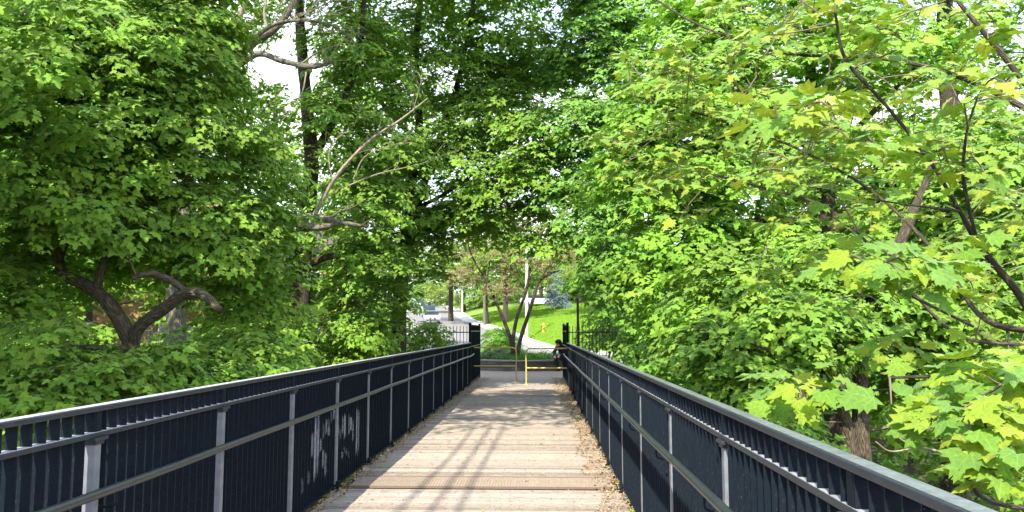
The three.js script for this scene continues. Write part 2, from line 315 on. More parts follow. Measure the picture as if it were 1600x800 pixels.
{ // white spray-paint marks left on the inner faces of the left railing's bars; spray fades out at its edges
  const r = rng(77), spray = texture(64, 256, (u, v) => { const e = Math.min(1, Math.hypot((u - 0.5) * 1.9, Math.max(0, Math.abs(v - 0.5) - 0.22) * 3.6)); return grey(clamp((1 - e * e) * 1.15 + 0.22 * n2(u * 9, v * 26) * (1 - e) - 0.06)); }, false);
  spray.wrapS = spray.wrapT = THREE.ClampToEdgeWrapping;
  const mats = [0.55, 0.34, 0.15].map((o) => std([0.5, 0.55, 0.6], 0.8, { alphaMap: spray, transparent: true, opacity: o }));
  const marks = [];                                      // [distance along the bridge, bottom, top, coat]
  for (const [px, y0, y1, k] of [[488, 680, 708, 1], [493, 660, 735, 0], [499, 672, 705, 1], [503, 685, 700, 1], [507, 703, 724, 1], [512, 708, 735, 1], [513, 655, 672, 1], [517, 665, 676, 1], [521, 638, 652, 1], [529, 664, 676, 1], [533, 670, 682, 2], [537, 652, 672, 1], [541, 650, 678, 0], [546, 650, 674, 1], [550, 652, 668, 0], [554, 658, 682, 1], [558, 645, 698, 0], [536, 704, 712, 1], [548, 702, 710, 2], [485, 735, 750, 2], [478, 745, 762, 2]]) {
    const D = FOCAL * -(XL + 0.01) / (842 - px); marks.push([D, 1.6 - (y1 - 517) * D / FOCAL, 1.6 - (y0 - 517) * D / FOCAL, k]);
  }
  for (const [D, y0, y1, k] of marks.slice(0, 19)) for (const s of [-1, 1]) if (r() < 0.2) { const sh = (r() - 0.5) * 0.1; marks.push([D + s * 0.09, y0 + sh, y1 + sh, Math.min(2, k + 1)]); }
  const used = new Map();
  for (const [D, y0, y1, k] of marks) {
    const z = 2.3 - Math.round((D + 2.3) / 0.09) * 0.09, h = (y1 - y0) * 1.5, key = z.toFixed(2), n = used.get(key) || 0; used.set(key, n + 1);
    const m = part('graffiti_mark', new THREE.PlaneGeometry(0.03, h), mats[k], leftRailing); m.position.set(0.0125, (y0 + y1) / 2, z + 0.0045 + n * 0.0006);
  }
}

// ---------------------------------------------------------------- yellow staggered barriers
function barrier(x0, x1, D, label) {
  const t = thing('yellow_barrier', label, 'barrier', 'yellow tube barriers at the far end of the bridge', [x1, 0, -D]);
  const dx = x0 - x1, s = Math.sign(dx), R = 0.0215, H = 1.07;
  const p = [[0, -0.03, 0, R], [0, 0.5, 0, R], [0, H - 0.14, 0, R], [s * 0.02, H - 0.05, 0, R], [s * 0.07, H - 0.005, 0, R], [s * 0.16, H + 0.004, 0, R], [dx * 0.6, H + 0.006, 0, R], [dx, H + 0.01, 0, R]];
  part('frame', tube(p, 12, 5), MAT.yellow, t);
  part('lower_bar', tube([[s * 0.02, 0.5, 0, R * 0.9], [dx, 0.5, 0, R * 0.9]], 12, 2), MAT.yellow, t);
  part('base_plate', new THREE.CylinderGeometry(0.07, 0.075, 0.015, 16).translate(0, 0.008, 0), MAT.yellow, t);
}
barrier(XL + 0.03, -0.72, 24.3, 'yellow tube barrier reaching in from the left railing');
barrier(XR - 0.03, -0.385, 23.1, 'yellow tube barrier reaching in from the right railing');

// ---------------------------------------------------------------- black iron fences along the ravine edge
function ironFence(x0, x1, D0, D1, label) {
  const t = thing('iron_fence', label, 'fence', null, [x0, 0, -D0]), L = Math.hypot(x1 - x0, D1 - D0); t.rotation.y = Math.atan2(D1 - D0, x1 - x0);
  const g = new THREE.BoxGeometry(0.02, 1.72, 0.02).translate(0, 0.9, 0), pg = box(0.07, 2.05, 0.07, 0, 0.85, 0, 0.006);
  for (let x = 0.12, i = 1; x < L; x += 0.12, i++) { if (i % 20 === 0) continue; const m = part('picket', g, MAT.iron, t); m.position.x = x; }
  for (let x = 2.4; x < L + 1; x += 2.4) part('fence_post', pg, MAT.iron, t).position.x = Math.min(x, L);
  for (const y of [0.16, 1.55]) part('rail', box(L, 0.035, 0.03, L / 2, y, 0.012), MAT.iron, t);
}
ironFence(XL - 0.08, -15, 26.9, 27.6, 'black iron picket fence running left from the bridge end behind leaves');
ironFence(XR + 0.08, 8.5, 26.9, 28.4, 'black iron picket fence running right from the bridge end');

// ---------------------------------------------------------------- dry seeds and leaves swept along both edges of the deck
{
  const r = rng(31), flake = new THREE.BufferGeometry();
  flake.setAttribute('position', new THREE.Float32BufferAttribute([-0.5, 0, 0, 0, 0.12, 0.32, 0.5, 0.02, 0.05, 0.05, 0.1, -0.3], 3)); flake.setIndex([0, 1, 2, 0, 2, 3]); flake.computeVertexNormals();
  const N = 26000, m = new THREE.InstancedMesh(flake, std([1, 1, 1], 0.9), N), o = new THREE.Object3D(), tones = [[0.34, 0.21, 0.11], [0.22, 0.12, 0.06], [0.42, 0.3, 0.18], [0.36, 0.24, 0.12], [0.13, 0.075, 0.045], [0.26, 0.22, 0.08]];
  for (let i = 0; i < N; i++) {
    const D = 2 + 24.4 * Math.pow(r(), 1.05); let x, y = 0.006 + 0.02 * r() * r();
    if (i < N * 0.62) { const w = 0.2 + 0.22 * (0.5 + 0.5 * n2(D * 0.8, 3)) + 0.1 * smooth(15, 22, D); x = XR - 0.01 - w * Math.pow(r(), 1.25); y += 0.025 * clamp(1 - (XR - x) / 0.2) * r(); }
    else if (i < N * 0.92) { const w = 0.07 + 0.14 * (0.5 + 0.5 * n2(D * 0.9, 8)) + 0.25 * smooth(14, 22, D); x = XL + 0.03 + w * Math.pow(r(), 1.3); y += 0.02 * clamp(1 - (x - XL) / 0.15) * r(); }
    else x = lerp(XL, XR, r());
    o.position.set(x, y, -D); o.rotation.set((r() - 0.5) * 1.1, r() * 6.3, (r() - 0.5) * 1.1); const s = 0.012 + 0.028 * r() * r() + (r() < 0.025 ? 0.035 : 0); o.scale.set(s, s, s * (0.5 + 0.8 * r())); o.updateMatrix(); m.setMatrixAt(i, o.matrix);
    const c = tones[Math.floor(r() * 6)], k = 0.75 + 0.5 * r(); m.setColorAt(i, new THREE.Color().setRGB(c[0] * k, c[1] * k, c[2] * k));
  }
  m.name = 'leaf_litter'; m.castShadow = m.receiveShadow = true; m.userData = { kind: 'stuff', label: 'dry brown seeds and leaf litter swept along the deck edges', category: 'leaf litter' }; scene.add(m);
}
// ---------------------------------------------------------------- leaves
const LEAF = {
  full: [[0, 0], [0.10, -0.07], [0.33, -0.11], [0.29, 0.04], [0.52, 0.15], [0.40, 0.23], [0.62, 0.42], [0.45, 0.42], [0.47, 0.56], [0.28, 0.49], [0.17, 0.58], [0.25, 0.78], [0.12, 0.76], [0, 1.03]],
  maple: [[0, 0], [0.31, -0.09], [0.28, 0.1], [0.6, 0.4], [0.42, 0.44], [0.2, 0.52], [0.23, 0.76], [0, 1]],
  lobed: [[0, 0], [0.5, 0.08], [0.5, 0.45], [0.2, 0.6], [0, 1]],
  oval: [[0, 0], [0.22, 0.2], [0.26, 0.5], [0.14, 0.8], [0, 1]],
  lance: [[0, 0], [0.14, 0.2], [0.15, 0.5], [0, 1]],
};
// base at the origin, pointing along +z, upper side +y; folded along the midrib, tips drooping
function leafGeo(outline, size, fold, droop, wave = 0, seed = 0) {
  const half = outline.slice(1, -1), ring = [outline[0], ...half, outline[outline.length - 1], ...half.slice().reverse().map(([x, y]) => [-x, y])];
  const pos = [], uv = [], idx = [], lift = (x, y) => (fold * Math.abs(x) - droop * (x * x * 1.2 + (y - 0.2) * (y - 0.2) * 0.8) + wave * n2(x * 4 + seed, y * 4));
  const push = (x, y) => { pos.push(x * size, lift(x, y) * size, y * size); uv.push(0.5 + x * 0.7, 0.15 + y * 0.75); };
  push(0, 0.3); for (const [x, y] of ring) push(x, y);
  const n = ring.length; for (let i = 0; i < n; i++) idx.push(0, 1 + i, 1 + (i + 1) % n);
  const g = new THREE.BufferGeometry(); g.setAttribute('position', new THREE.Float32BufferAttribute(pos, 3)); g.setAttribute('uv', new THREE.Float32BufferAttribute(uv, 2)); g.setIndex(idx);
  g.computeVertexNormals(); if (g.attributes.normal.getY(0) < 0) { for (let i = 0; i < idx.length; i += 3) [idx[i], idx[i + 1]] = [idx[i + 1], idx[i]]; g.setIndex(idx); g.computeVertexNormals(); }
  return g;
}
// a leafy shoot end: leaves on short stalks fanned round a twig that points along +z
function sprig(kind, size, count, seed) {
  const r = rng(seed), list = [], o = new THREE.Object3D();
  const pinnate = kind === 'pinnate';
  for (let i = 0; i < count; i++) {
    const t = i / (count - 1 || 1), side = i % 2 ? 1 : -1, last = i === count - 1;
    const g = leafGeo(LEAF[pinnate ? 'lance' : kind], size * (0.7 + 0.5 * r()) * (pinnate ? 1.1 : 1), 0.12 + 0.25 * r(), 0.12 + 0.35 * r());
    const yaw = last ? (r() - 0.5) * 0.5 : side * lerp(1.9, 0.5, t) * (0.75 + 0.5 * r());
    o.rotation.order = 'YXZ'; o.rotation.set((pinnate ? 0.35 : 0.1) + (r() - 0.3) * 0.7, yaw, (r() - 0.5) * 0.7);
    const stalk = size * (pinnate ? 0.05 : 0.35 + 0.5 * r()), along = size * (pinnate ? 3.6 : 1.7) * t;
    o.position.set(Math.sin(yaw) * stalk, (r() - 0.35) * size * 0.5 - (pinnate ? t * t * size * 0.9 : 0), along + Math.cos(yaw) * stalk); o.updateMatrix();
    g.applyMatrix4(o.matrix); list.push(g);
  }
  return merged(list);
}
const sprigs = {};
const sprigSet = (kind, size, count) => (sprigs[kind + size + count] ??= [1, 2, 3].map((s) => sprig(kind, size, count, s * 97 + Math.round(size * 1000) + count)));

// ---------------------------------------------------------------- trees
function limbNodes(nodes, pts) { const c = new THREE.CatmullRomCurve3(pts.map((p) => V(...p)), false, 'centripetal'), n = (pts.length - 1) * 4; for (let i = 0; i <= n; i++) { const f = i / n * (pts.length - 1), k = Math.min(pts.length - 2, Math.floor(f)); nodes.push({ p: c.getPoint(i / n), r: lerp(pts[k][3], pts[k + 1][3], f - k) }); } }
/* lobes: [centre, [rx, ry, rz], sprays]; every spray is a flat fan of shoots at the end of a branch of its own */
function grow(t, o) {
  const r = rng(o.seed), nodes = [], twigs = [], mats = [];
  (o.limbs || []).forEach((pts, i) => { limbNodes(nodes, pts); part(i ? 'limb' : 'trunk', tube(pts, pts[0][3] > 0.06 ? 14 : 9, 6, o.lumps ?? 0.12), o.bark || MAT.bark, t); });
  const targets = [];
  for (const [c, rad, n] of o.lobes) for (let i = 0; i < n; i++) {
    let u; do u = V(r() * 2 - 1, r() * 2 - 1, r() * 2 - 1); while (u.lengthSq() > 1 || u.lengthSq() < 0.02);
    const L = u.length(), k = Math.pow(L, 0.55) / L;
    const p = V(c.x + u.x * k * rad[0], c.y + u.y * k * rad[1], c.z + u.z * k * rad[2]);
    if (o.keep && !o.keep(p)) continue;
    targets.push({ p, out: u.clone().normalize() });
  }
  const root = nodes.length ? nodes[0].p : o.root;
  if (!nodes.length) nodes.push({ p: root, r: 0.05 });
  targets.sort((a, b) => a.p.distanceToSquared(root) - b.p.distanceToSquared(root));
  const set = sprigSet(o.kind || 'maple', o.leaf || 0.11, o.count || 9), places = [[], [], []], q = new THREE.Quaternion(), q2 = new THREE.Quaternion(), m = M4();
  const R = o.sprayRadius || 0.5, per = o.per || 12, drop = o.twigEvery ?? 1;
  for (const { p, out } of targets) {
    let best = null, bd = 1e9;
    for (const nd of nodes) { const dy = nd.p.y - p.y, d = nd.p.distanceTo(p) + Math.max(0, dy) * 0.8; if (d < bd) { bd = d; best = nd; } }
    if (best && drop) {
      const len = best.p.distanceTo(p), r0 = Math.min(best.r * 0.65, 0.006 + 0.009 * len), mid = best.p.clone().lerp(p, 0.5); mid.y += len * 0.08 * (r() - 0.2); mid.x += len * 0.12 * (r() - 0.5); mid.z += len * 0.12 * (r() - 0.5);
      const pts = [[best.p.x, best.p.y, best.p.z, r0], [mid.x, mid.y, mid.z, r0 * 0.7], [p.x, p.y, p.z, Math.max(0.003, r0 * 0.35)]];
      twigs.push(tube(pts, 5, 3, 0, false));
      nodes.push({ p: mid, r: r0 * 0.7 }, { p: p.clone(), r: r0 * 0.45 });
    }
    const nrm = V(out.x * 0.4 - 0.08 + (r() - 0.5) * 0.4, 0.85, out.z * 0.4 + 0.17 + (r() - 0.5) * 0.5).normalize(); q.setFromUnitVectors(V(0, 1, 0), nrm);
    const cnt = Math.max(3, Math.round(per * (0.6 + 0.8 * r()))), RR = R * (0.65 + 0.7 * r());
    for (let i = 0; i < cnt; i++) {
      const a = r() * 6.283, d = Math.sqrt(r()), v = V(Math.cos(a) * d * RR, (r() - 0.5) * RR * 0.35 - d * d * RR * 0.25, Math.sin(a) * d * RR).applyQuaternion(q).add(p);
      q2.setFromEuler(new THREE.Euler((r() - 0.5) * 0.6 + 0.2 * d, Math.PI / 2 - a + (r() - 0.5) * 1.4, (r() - 0.5) * 0.6, 'YXZ'));
      const s = 0.6 + 0.7 * r(); m.compose(v, q.clone().multiply(q2), V(s, s, s)); places[i % 3].push(m.clone());
    }
  }
  const tone = o.tone || 0.3;
  places.forEach((list, k) => {
    if (!list.length) return;
    const im = new THREE.InstancedMesh(set[k], o.leafMat, list.length), c = new THREE.Color();
    list.forEach((mm, i) => { im.setMatrixAt(i, mm); const b = 1 + tone * (r() * 2 - 1), y = (r() - 0.4) * (o.warm ?? 0.3); let col = [b * (1 + y), b * (1 + y * 0.25), b]; if (o.mix && r() < o.mix[0]) col = o.mix.slice(1).map((v) => v * b); im.setColorAt(i, c.setRGB(...col)); });
    im.name = 'foliage'; im.castShadow = im.receiveShadow = true; im.userData.kind = 'stuff'; t.add(im);
  });
  if (twigs.length) part('twigs', merged(twigs), o.twigMat || o.bark || MAT.twig, t, { kind: 'stuff' });
  return t;
}
const pt = (px, py, d, r) => { const p = spot(px, py, d); return [p.x, p.y, p.z, r]; };
const lobe = (px, py, d, rx, ry, rz, n) => [spot(px, py, d), [rx, ry, rz], n];
const base = (px, d, r, dx = 0) => { const p = spot(px, 560, d); return [p.x + dx, groundY(p.x, -d) - 0.15, -d, r]; };

const MAPLE = leafMat([0.19, 0.345, 0.032], 0.46);        // one leaf for every maple of the ravine
const GREEN = { left: MAPLE, deep: MAPLE, mid: MAPLE, bright: leafMat([0.21, 0.4, 0.03], 0.47), ash: leafMat([0.17, 0.35, 0.045], 0.45), far: leafMat([0.16, 0.28, 0.035], 0.42), olive: leafMat([0.2, 0.285, 0.04], 0.42), shrub: leafMat([0.1, 0.25, 0.025], 0.42) };

// the maple with the forked trunk just left of the railing
{
  const t = thing('maple_tree', 'maple with forked brown trunk and broken limb stub, nearest beyond left railing', 'tree');
  const D = 9;
  grow(t, { seed: 101, bark: MAT.barkWarm, twigMat: MAT.twig, leafMat: GREEN.left, leaf: 0.08, count: 10, per: 17, sprayRadius: 0.44, keep: (p) => !(p.x > -5.7 && p.x < -3.6 && p.y > 1.45 && p.y < 2.45 && p.z > -9.4 && n3(p.x * 2, p.y * 2, p.z * 2) < 0.45),
    limbs: [
      [base(222, D, 0.15), pt(218, 640, D, 0.1156), pt(210, 580, D, 0.102), pt(203, 528, D, 0.0952)],
      [pt(204, 535, D, 0.0884), pt(185, 497, D, 0.085), pt(158, 462, D, 0.0782), pt(135, 446, D, 0.0748), pt(98, 425, D, 0.0612), pt(92, 400, D, 0.0544), pt(104, 372, D, 0.051), pt(92, 352, D - 0.2, 0.0442), pt(40, 335, D - 0.5, 0.034), pt(10, 300, D - 0.7, 0.0204)],
      [pt(204, 535, D, 0.0816), pt(222, 508, D - 0.1, 0.0714), pt(262, 478, D - 0.2, 0.068), pt(292, 458, D - 0.3, 0.068), pt(318, 462, D - 0.4, 0.0578), pt(345, 486, D - 0.5, 0.0408)],
      [pt(150, 455, D, 0.0578), pt(160, 415, D, 0.0476), pt(172, 380, D, 0.0408), pt(150, 330, D, 0.0408), pt(175, 260, D, 0.0374), pt(190, 170, D, 0.034), pt(180, 60, D, 0.0272), pt(195, -60, D, 0.0204)],
      [pt(292, 458, D - 0.3, 0.034), pt(270, 440, D - 0.3, 0.0408), pt(236, 428, D - 0.4, 0.0374), pt(206, 435, D - 0.5, 0.0306)],
      [pt(172, 380, D, 0.034), pt(210, 330, D + 0.5, 0.0306), pt(270, 280, D + 0.9, 0.0272), pt(330, 200, D + 1.2, 0.0204), pt(370, 120, D + 1.4, 0.0136)],
      [pt(205, 545, D, 0.0476), pt(165, 545, D - 0.3, 0.0408), pt(110, 538, D - 0.7, 0.0272), pt(60, 520, D - 1, 0.0204)],
    ],
    lobes: [
      lobe(45, 560, 7.6, 0.75, 0.5, 0.8, 26), lobe(140, 600, 7.6, 0.5, 0.3, 0.6, 12), lobe(20, 470, 8.6, 0.7, 0.5, 0.8, 18), lobe(110, 530, 8.1, 0.6, 0.25, 0.6, 12),
      lobe(300, 578, 9.0, 0.7, 0.2, 0.6, 14), lobe(390, 560, 9.8, 0.55, 0.28, 0.6, 12), lobe(240, 560, 8.4, 0.5, 0.18, 0.4, 7), lobe(330, 605, 9.2, 0.7, 0.2, 0.5, 9), lobe(60, 640, 7.4, 0.7, 0.3, 0.5, 12),
      lobe(50, 290, 8.6, 1.0, 0.6, 1.1, 30), lobe(180, 320, 8.9, 0.9, 0.45, 1.0, 26), lobe(310, 345, 9.8, 1.1, 0.5, 1.1, 30), lobe(375, 400, 10.6, 0.65, 0.6, 0.9, 22), lobe(250, 380, 10.4, 0.8, 0.4, 0.6, 14), lobe(60, 400, 9.6, 0.9, 0.6, 0.6, 22), lobe(385, 480, 11, 0.55, 0.5, 0.7, 15),
      lobe(110, 190, 8.6, 1.2, 0.75, 1.2, 44), lobe(260, 210, 9.4, 1.2, 0.75, 1.2, 42), lobe(385, 290, 10.6, 0.7, 0.6, 0.9, 22), lobe(20, 130, 8.2, 0.9, 0.8, 1.1, 28),
      [V(-4.7, 4.3, -6.9), [0.8, 0.6, 0.7], 12], lobe(90, 60, 8.6, 1.2, 0.7, 1.2, 40), lobe(240, 90, 9.2, 1.1, 0.8, 1.2, 38), lobe(300, 70, 9.8, 0.6, 0.7, 0.9, 20), lobe(160, -40, 9, 1.6, 0.7, 1.4, 40), lobe(0, -20, 8.6, 1.0, 0.7, 1.2, 20), lobe(270, -30, 9.8, 0.7, 0.5, 0.9, 14),
    ] });
}
// tall tree standing left of the camera: its crown hangs over the walk above the picture and shades the low leaves at left and the middle of the deck
{
  const t = thing('maple_tree', 'tall maple beside the left railing, boughs added over the walk above the picture to shade it', 'tree');
  grow(t, { seed: 112, bark: MAT.bark, leafMat: GREEN.left, leaf: 0.13, count: 8, per: 14, sprayRadius: 0.6,
    limbs: [[[-6.3, groundY(-6.3, -3.4) - 0.2, -3.4, 0.24], [-6.2, -1, -3.4, 0.2], [-5.9, 3, -3.6, 0.17], [-5.4, 6, -4.2, 0.13], [-4.6, 7.8, -5.4, 0.09], [-3.4, 8.6, -8, 0.06], [-2.6, 9, -11, 0.03]], [[-5.5, 5.6, -4, 0.08], [-4.2, 7.4, -6.5, 0.06], [-2, 8.4, -7.5, 0.03]],
      ...[-0.26, 0, 0.22].map((dx) => [[-3.1 + dx * 1.5, 8.7 + dx, -8.6, 0.01], [-2.86 + dx * 1.1, 8.4, -6.6, 0.016], [-2.78 + dx, 8.1, -4.2, 0.02], [-2.84 + dx, 8.05, -1.2, 0.022], [-2.95 + dx * 1.15, 8.15, 1.2, 0.022], [-3.1 + dx * 1.3, 8.3, 3, 0.02]])],  // three bare boughs added out of view to cast the deck streaks
    lobes: [[V(-5.75, 3.6, -5.5), [0.6, 0.9, 0.9], 30], [V(-5.4, 4.6, -4.2), [0.7, 0.8, 0.9], 26], [V(-6.2, 4.0, -5.0), [1.0, 1.1, 1.1], 36], [V(-6.5, 3.0, -6.4), [0.8, 1.2, 1.0], 28], [V(-5.8, 5.4, -3.6), [1.0, 1.0, 1.2], 30], [V(-5.6, 4.6, -2.6), [0.9, 1.2, 1.0], 22],
      [V(-3.4, 8.9, -9.5), [1.7, 0.7, 1.8], 30], [V(-2.0, 9.0, -11), [1.6, 0.7, 1.6], 26], [V(-1.8, 8.8, -8.6), [1.2, 0.5, 1.4], 9], [V(-3.2, 8.7, -5.6), [1.0, 0.4, 0.8], 6], [V(-1.6, 9, -6.2), [0.9, 0.4, 0.8], 4]] });
}
// big tree farther left, behind
{
  const t = thing('maple_tree', 'shaded dark green maple filling the left edge behind the forked maple', 'tree');
  grow(t, { seed: 102, bark: MAT.bark, leafMat: GREEN.deep, leaf: 0.13, count: 8, per: 15, sprayRadius: 0.7,
    limbs: [[base(95, 14, 0.3), pt(95, 520, 14, 0.26), pt(92, 400, 14, 0.22), pt(80, 250, 14, 0.18), pt(60, 100, 14, 0.12), pt(50, -60, 14, 0.06)], [pt(90, 350, 14, 0.14), pt(160, 260, 13.6, 0.1), pt(230, 180, 13.4, 0.06)]],
    lobes: [lobe(20, 420, 13.5, 1.6, 1.0, 1.4, 26), lobe(40, 540, 13, 1.6, 0.7, 1.4, 24), lobe(190, 390, 14, 1.6, 0.6, 1.2, 20), lobe(90, 230, 14, 2.4, 1.6, 2, 40), lobe(220, 170, 14, 1.4, 1.4, 1.6, 28), lobe(60, 20, 14, 2.6, 1.5, 2, 40), lobe(190, -20, 14.5, 1.6, 1.2, 1.8, 24), lobe(330, 560, 14, 1.3, 0.6, 1.2, 16), lobe(180, 600, 13, 1.5, 0.5, 1.2, 14)] });
}
// fine bare side twigs along a dead limb
function sideTwigs(t, pts, seed, n, len, mat) {
  const r = rng(seed), c = new THREE.CatmullRomCurve3(pts.map((p) => V(...p)), false, 'centripetal'), list = [];
  for (let i = 0; i < n; i++) {
    const k = 0.2 + 0.78 * r(), p = c.getPoint(k), g = c.getTangent(k), d = g.clone().multiplyScalar(0.7).add(V(r() - 0.5, r() - 0.35, r() - 0.5).multiplyScalar(1.6)).normalize(), L = len * (0.4 + 0.9 * r()), m = p.clone().addScaledVector(d, L * 0.5).add(V((r() - 0.5) * L * 0.25, (r() - 0.3) * L * 0.25, (r() - 0.5) * L * 0.25)), e = p.clone().addScaledVector(d, L).add(V((r() - 0.5) * L * 0.4, (r() - 0.2) * L * 0.3, (r() - 0.5) * L * 0.4));
    list.push(tube([[p.x, p.y, p.z, 0.009], [m.x, m.y, m.z, 0.006], [e.x, e.y, e.z, 0.003]], 5, 4, 0, false));
    const f = m.clone().lerp(e, 0.3), q = f.clone().addScaledVector(d, L * 0.35).add(V((r() - 0.5) * L * 0.6, (r() - 0.4) * L * 0.5, (r() - 0.5) * L * 0.6)); list.push(tube([[f.x, f.y, f.z, 0.005], [(f.x + q.x) / 2, (f.y + q.y) / 2 + 0.02, (f.z + q.z) / 2, 0.004], [q.x, q.y, q.z, 0.0025]], 4, 3, 0, false));
  }
  part('twigs', merged(list), mat, t, { kind: 'stuff' });
}
// bare grey trunk leaning through the left crowns, with dead limbs against the sky
{
  const t = thing('dead_tree', 'bare grey leaning trunk with dead limbs against the sky, upper left', 'tree'), D = 13;
  const L = [
    [base(272, D, 0.16), pt(276, 540, D, 0.15), pt(274, 440, D, 0.14), pt(292, 300, D, 0.135), pt(300, 220, D, 0.13), pt(340, 130, D, 0.12), pt(384, 72, D, 0.11), pt(430, 44, D, 0.07), pt(455, 10, D, 0.055), pt(470, -40, D, 0.04)],
    [pt(375, 80, D, 0.075), pt(372, 40, D, 0.06), pt(385, -10, D, 0.045), pt(380, -50, D, 0.035)],
    [pt(340, 128, D, 0.07), pt(400, 85, D, 0.06), pt(440, 95, D - 0.3, 0.05), pt(490, 104, D - 0.5, 0.045), pt(520, 96, D - 0.6, 0.03)],
    [pt(384, 70, D, 0.045), pt(425, 40, D - 0.4, 0.035), pt(470, 32, D - 0.8, 0.025), pt(520, 40, D - 1, 0.015), pt(560, 70, D - 1.1, 0.008)],
    [pt(418, 48, D, 0.03), pt(413, 20, D, 0.025), pt(420, -20, D, 0.018)],
    [pt(470, 100, D - 0.4, 0.02), pt(500, 80, D - 0.5, 0.012), pt(530, 70, D - 0.5, 0.006)], [pt(480, 104, D - 0.4, 0.016), pt(470, 150, D - 0.5, 0.01), pt(440, 190, D - 0.5, 0.006)],
    [pt(430, 44, D, 0.02), pt(480, 20, D - 0.2, 0.012), pt(540, -10, D - 0.3, 0.006)], [pt(480, 32, D - 0.8, 0.012), pt(535, 60, D - 1, 0.008), pt(580, 110, D - 1, 0.004)],
  ];
  L.forEach((p, i) => part(i ? 'limb' : 'trunk', tube(p, i ? 9 : 14, 6, 0.12), i % 3 === 1 || i > 4 ? MAT.deadwood : MAT.barkGrey, t));
  [0, 1, 2, 3, 7].forEach((i) => sideTwigs(t, L[i].slice(i ? 0 : 5), 600 + i, 12, 0.9, MAT.deadwood));
}
// dark tall maple left of the middle
{
  const t = thing('maple_tree', 'tall dark trunked maple between the leaning grey trunk and the street', 'tree'), D = 18;
  grow(t, { seed: 103, bark: MAT.bark, leafMat: GREEN.mid, leaf: 0.11, count: 8, per: 15, sprayRadius: 0.62,
    limbs: [
      [base(468, D, 0.3), pt(468, 540, D, 0.26), pt(470, 440, D, 0.23), pt(476, 360, D, 0.2), pt(486, 270, D, 0.17), pt(480, 170, D, 0.15), pt(470, 60, D, 0.12), pt(465, -60, D, 0.09)],
      [pt(488, 250, D, 0.1), pt(530, 170, D, 0.09), pt(560, 90, D, 0.07), pt(570, -20, D, 0.05)],
      [pt(470, 420, D, 0.09), pt(525, 400, D - 0.5, 0.07), pt(545, 430, D - 0.8, 0.05)],
      [pt(478, 300, D, 0.09), pt(420, 240, D, 0.06), pt(360, 200, D, 0.03)],
    ],
    lobes: [[V(-5.6, 11, -15.8), [2.2, 1.4, 2], 40], [V(-4.6, 9.9, -14), [1.6, 0.9, 1.2], 22], [V(-7.5, 10.5, -14), [1.8, 1.2, 1.6], 26], lobe(430, 40, 19, 0.9, 0.8, 0.9, 12), lobe(405, 180, 19.5, 0.7, 0.9, 0.9, 13), lobe(505, 430, 20.6, 1.3, 0.9, 0.8, 28), lobe(430, 430, 20.5, 0.9, 1.0, 0.8, 20), lobe(520, 530, 20.5, 1.3, 0.6, 0.8, 18), lobe(410, 330, 17.5, 0.8, 0.9, 1.0, 22), lobe(400, 450, 17.5, 0.7, 0.8, 1, 18), lobe(555, 330, 17, 0.8, 0.9, 1, 18), lobe(570, 430, 17.5, 0.85, 0.8, 1, 20), lobe(390, 510, 16.5, 1.1, 0.5, 1, 18), lobe(545, 520, 17.5, 0.8, 0.6, 1, 16),
      lobe(520, 200, 17.5, 1.0, 0.9, 1.2, 26), lobe(545, 60, 18, 1.1, 0.8, 1.3, 22), lobe(600, 240, 18, 1.1, 1.0, 1.2, 26), lobe(530, -40, 18, 1.2, 0.6, 1.4, 18), lobe(590, 130, 18.5, 1.1, 0.9, 1.2, 22), lobe(580, 510, 19, 0.7, 0.5, 0.8, 12)] });
}
// fallen dead boughs caught in that tree
{
  const t = thing('dead_branch', 'long pale dead bough caught in the dark maple, slanting up right', 'branch'), D = 15.8;
  [[pt(484, 352, D, 0.06), pt(500, 320, D, 0.045), pt(530, 270, D, 0.04), pt(580, 218, D, 0.032), pt(625, 188, D, 0.026), pt(668, 154, D, 0.014)],
    [pt(545, 290, D, 0.018), pt(590, 272, D, 0.014), pt(650, 258, D, 0.008), pt(690, 246, D, 0.005)], [pt(552, 280, D, 0.014), pt(570, 245, D, 0.011), pt(610, 228, D, 0.008), pt(645, 222, D, 0.005)],
    [pt(645, 172, D, 0.01), pt(655, 140, D, 0.007), pt(660, 110, D, 0.004)], [pt(520, 286, D, 0.014), pt(515, 235, D, 0.01), pt(545, 200, D, 0.007), pt(555, 195, D, 0.004)],
  ].forEach((p, i) => { part(i ? 'twig' : 'branch', tube(p, 9, 6, 0.1), MAT.deadwood, t); sideTwigs(t, p, 620 + i, i ? 4 : 12, 0.5, MAT.deadwood); });
  const u = thing('dead_branch', 'broken weathered limb sticking out level from the dark maple trunk', 'branch');
  [[pt(466, 338, D, 0.075), pt(500, 340, D, 0.07), pt(535, 348, D, 0.055), pt(576, 354, D, 0.025)], [pt(468, 350, D - 0.2, 0.07), pt(495, 355, D - 0.3, 0.075), pt(522, 351, D - 0.3, 0.05)], [pt(515, 342, D, 0.03), pt(530, 331, D, 0.022), pt(562, 326, D, 0.01)]].forEach((p, i) => { part('limb', tube(p, 10, 6, 0.16), MAT.barkGrey, u); sideTwigs(u, p, 640 + i, 5, 0.45, MAT.deadwood); });
}
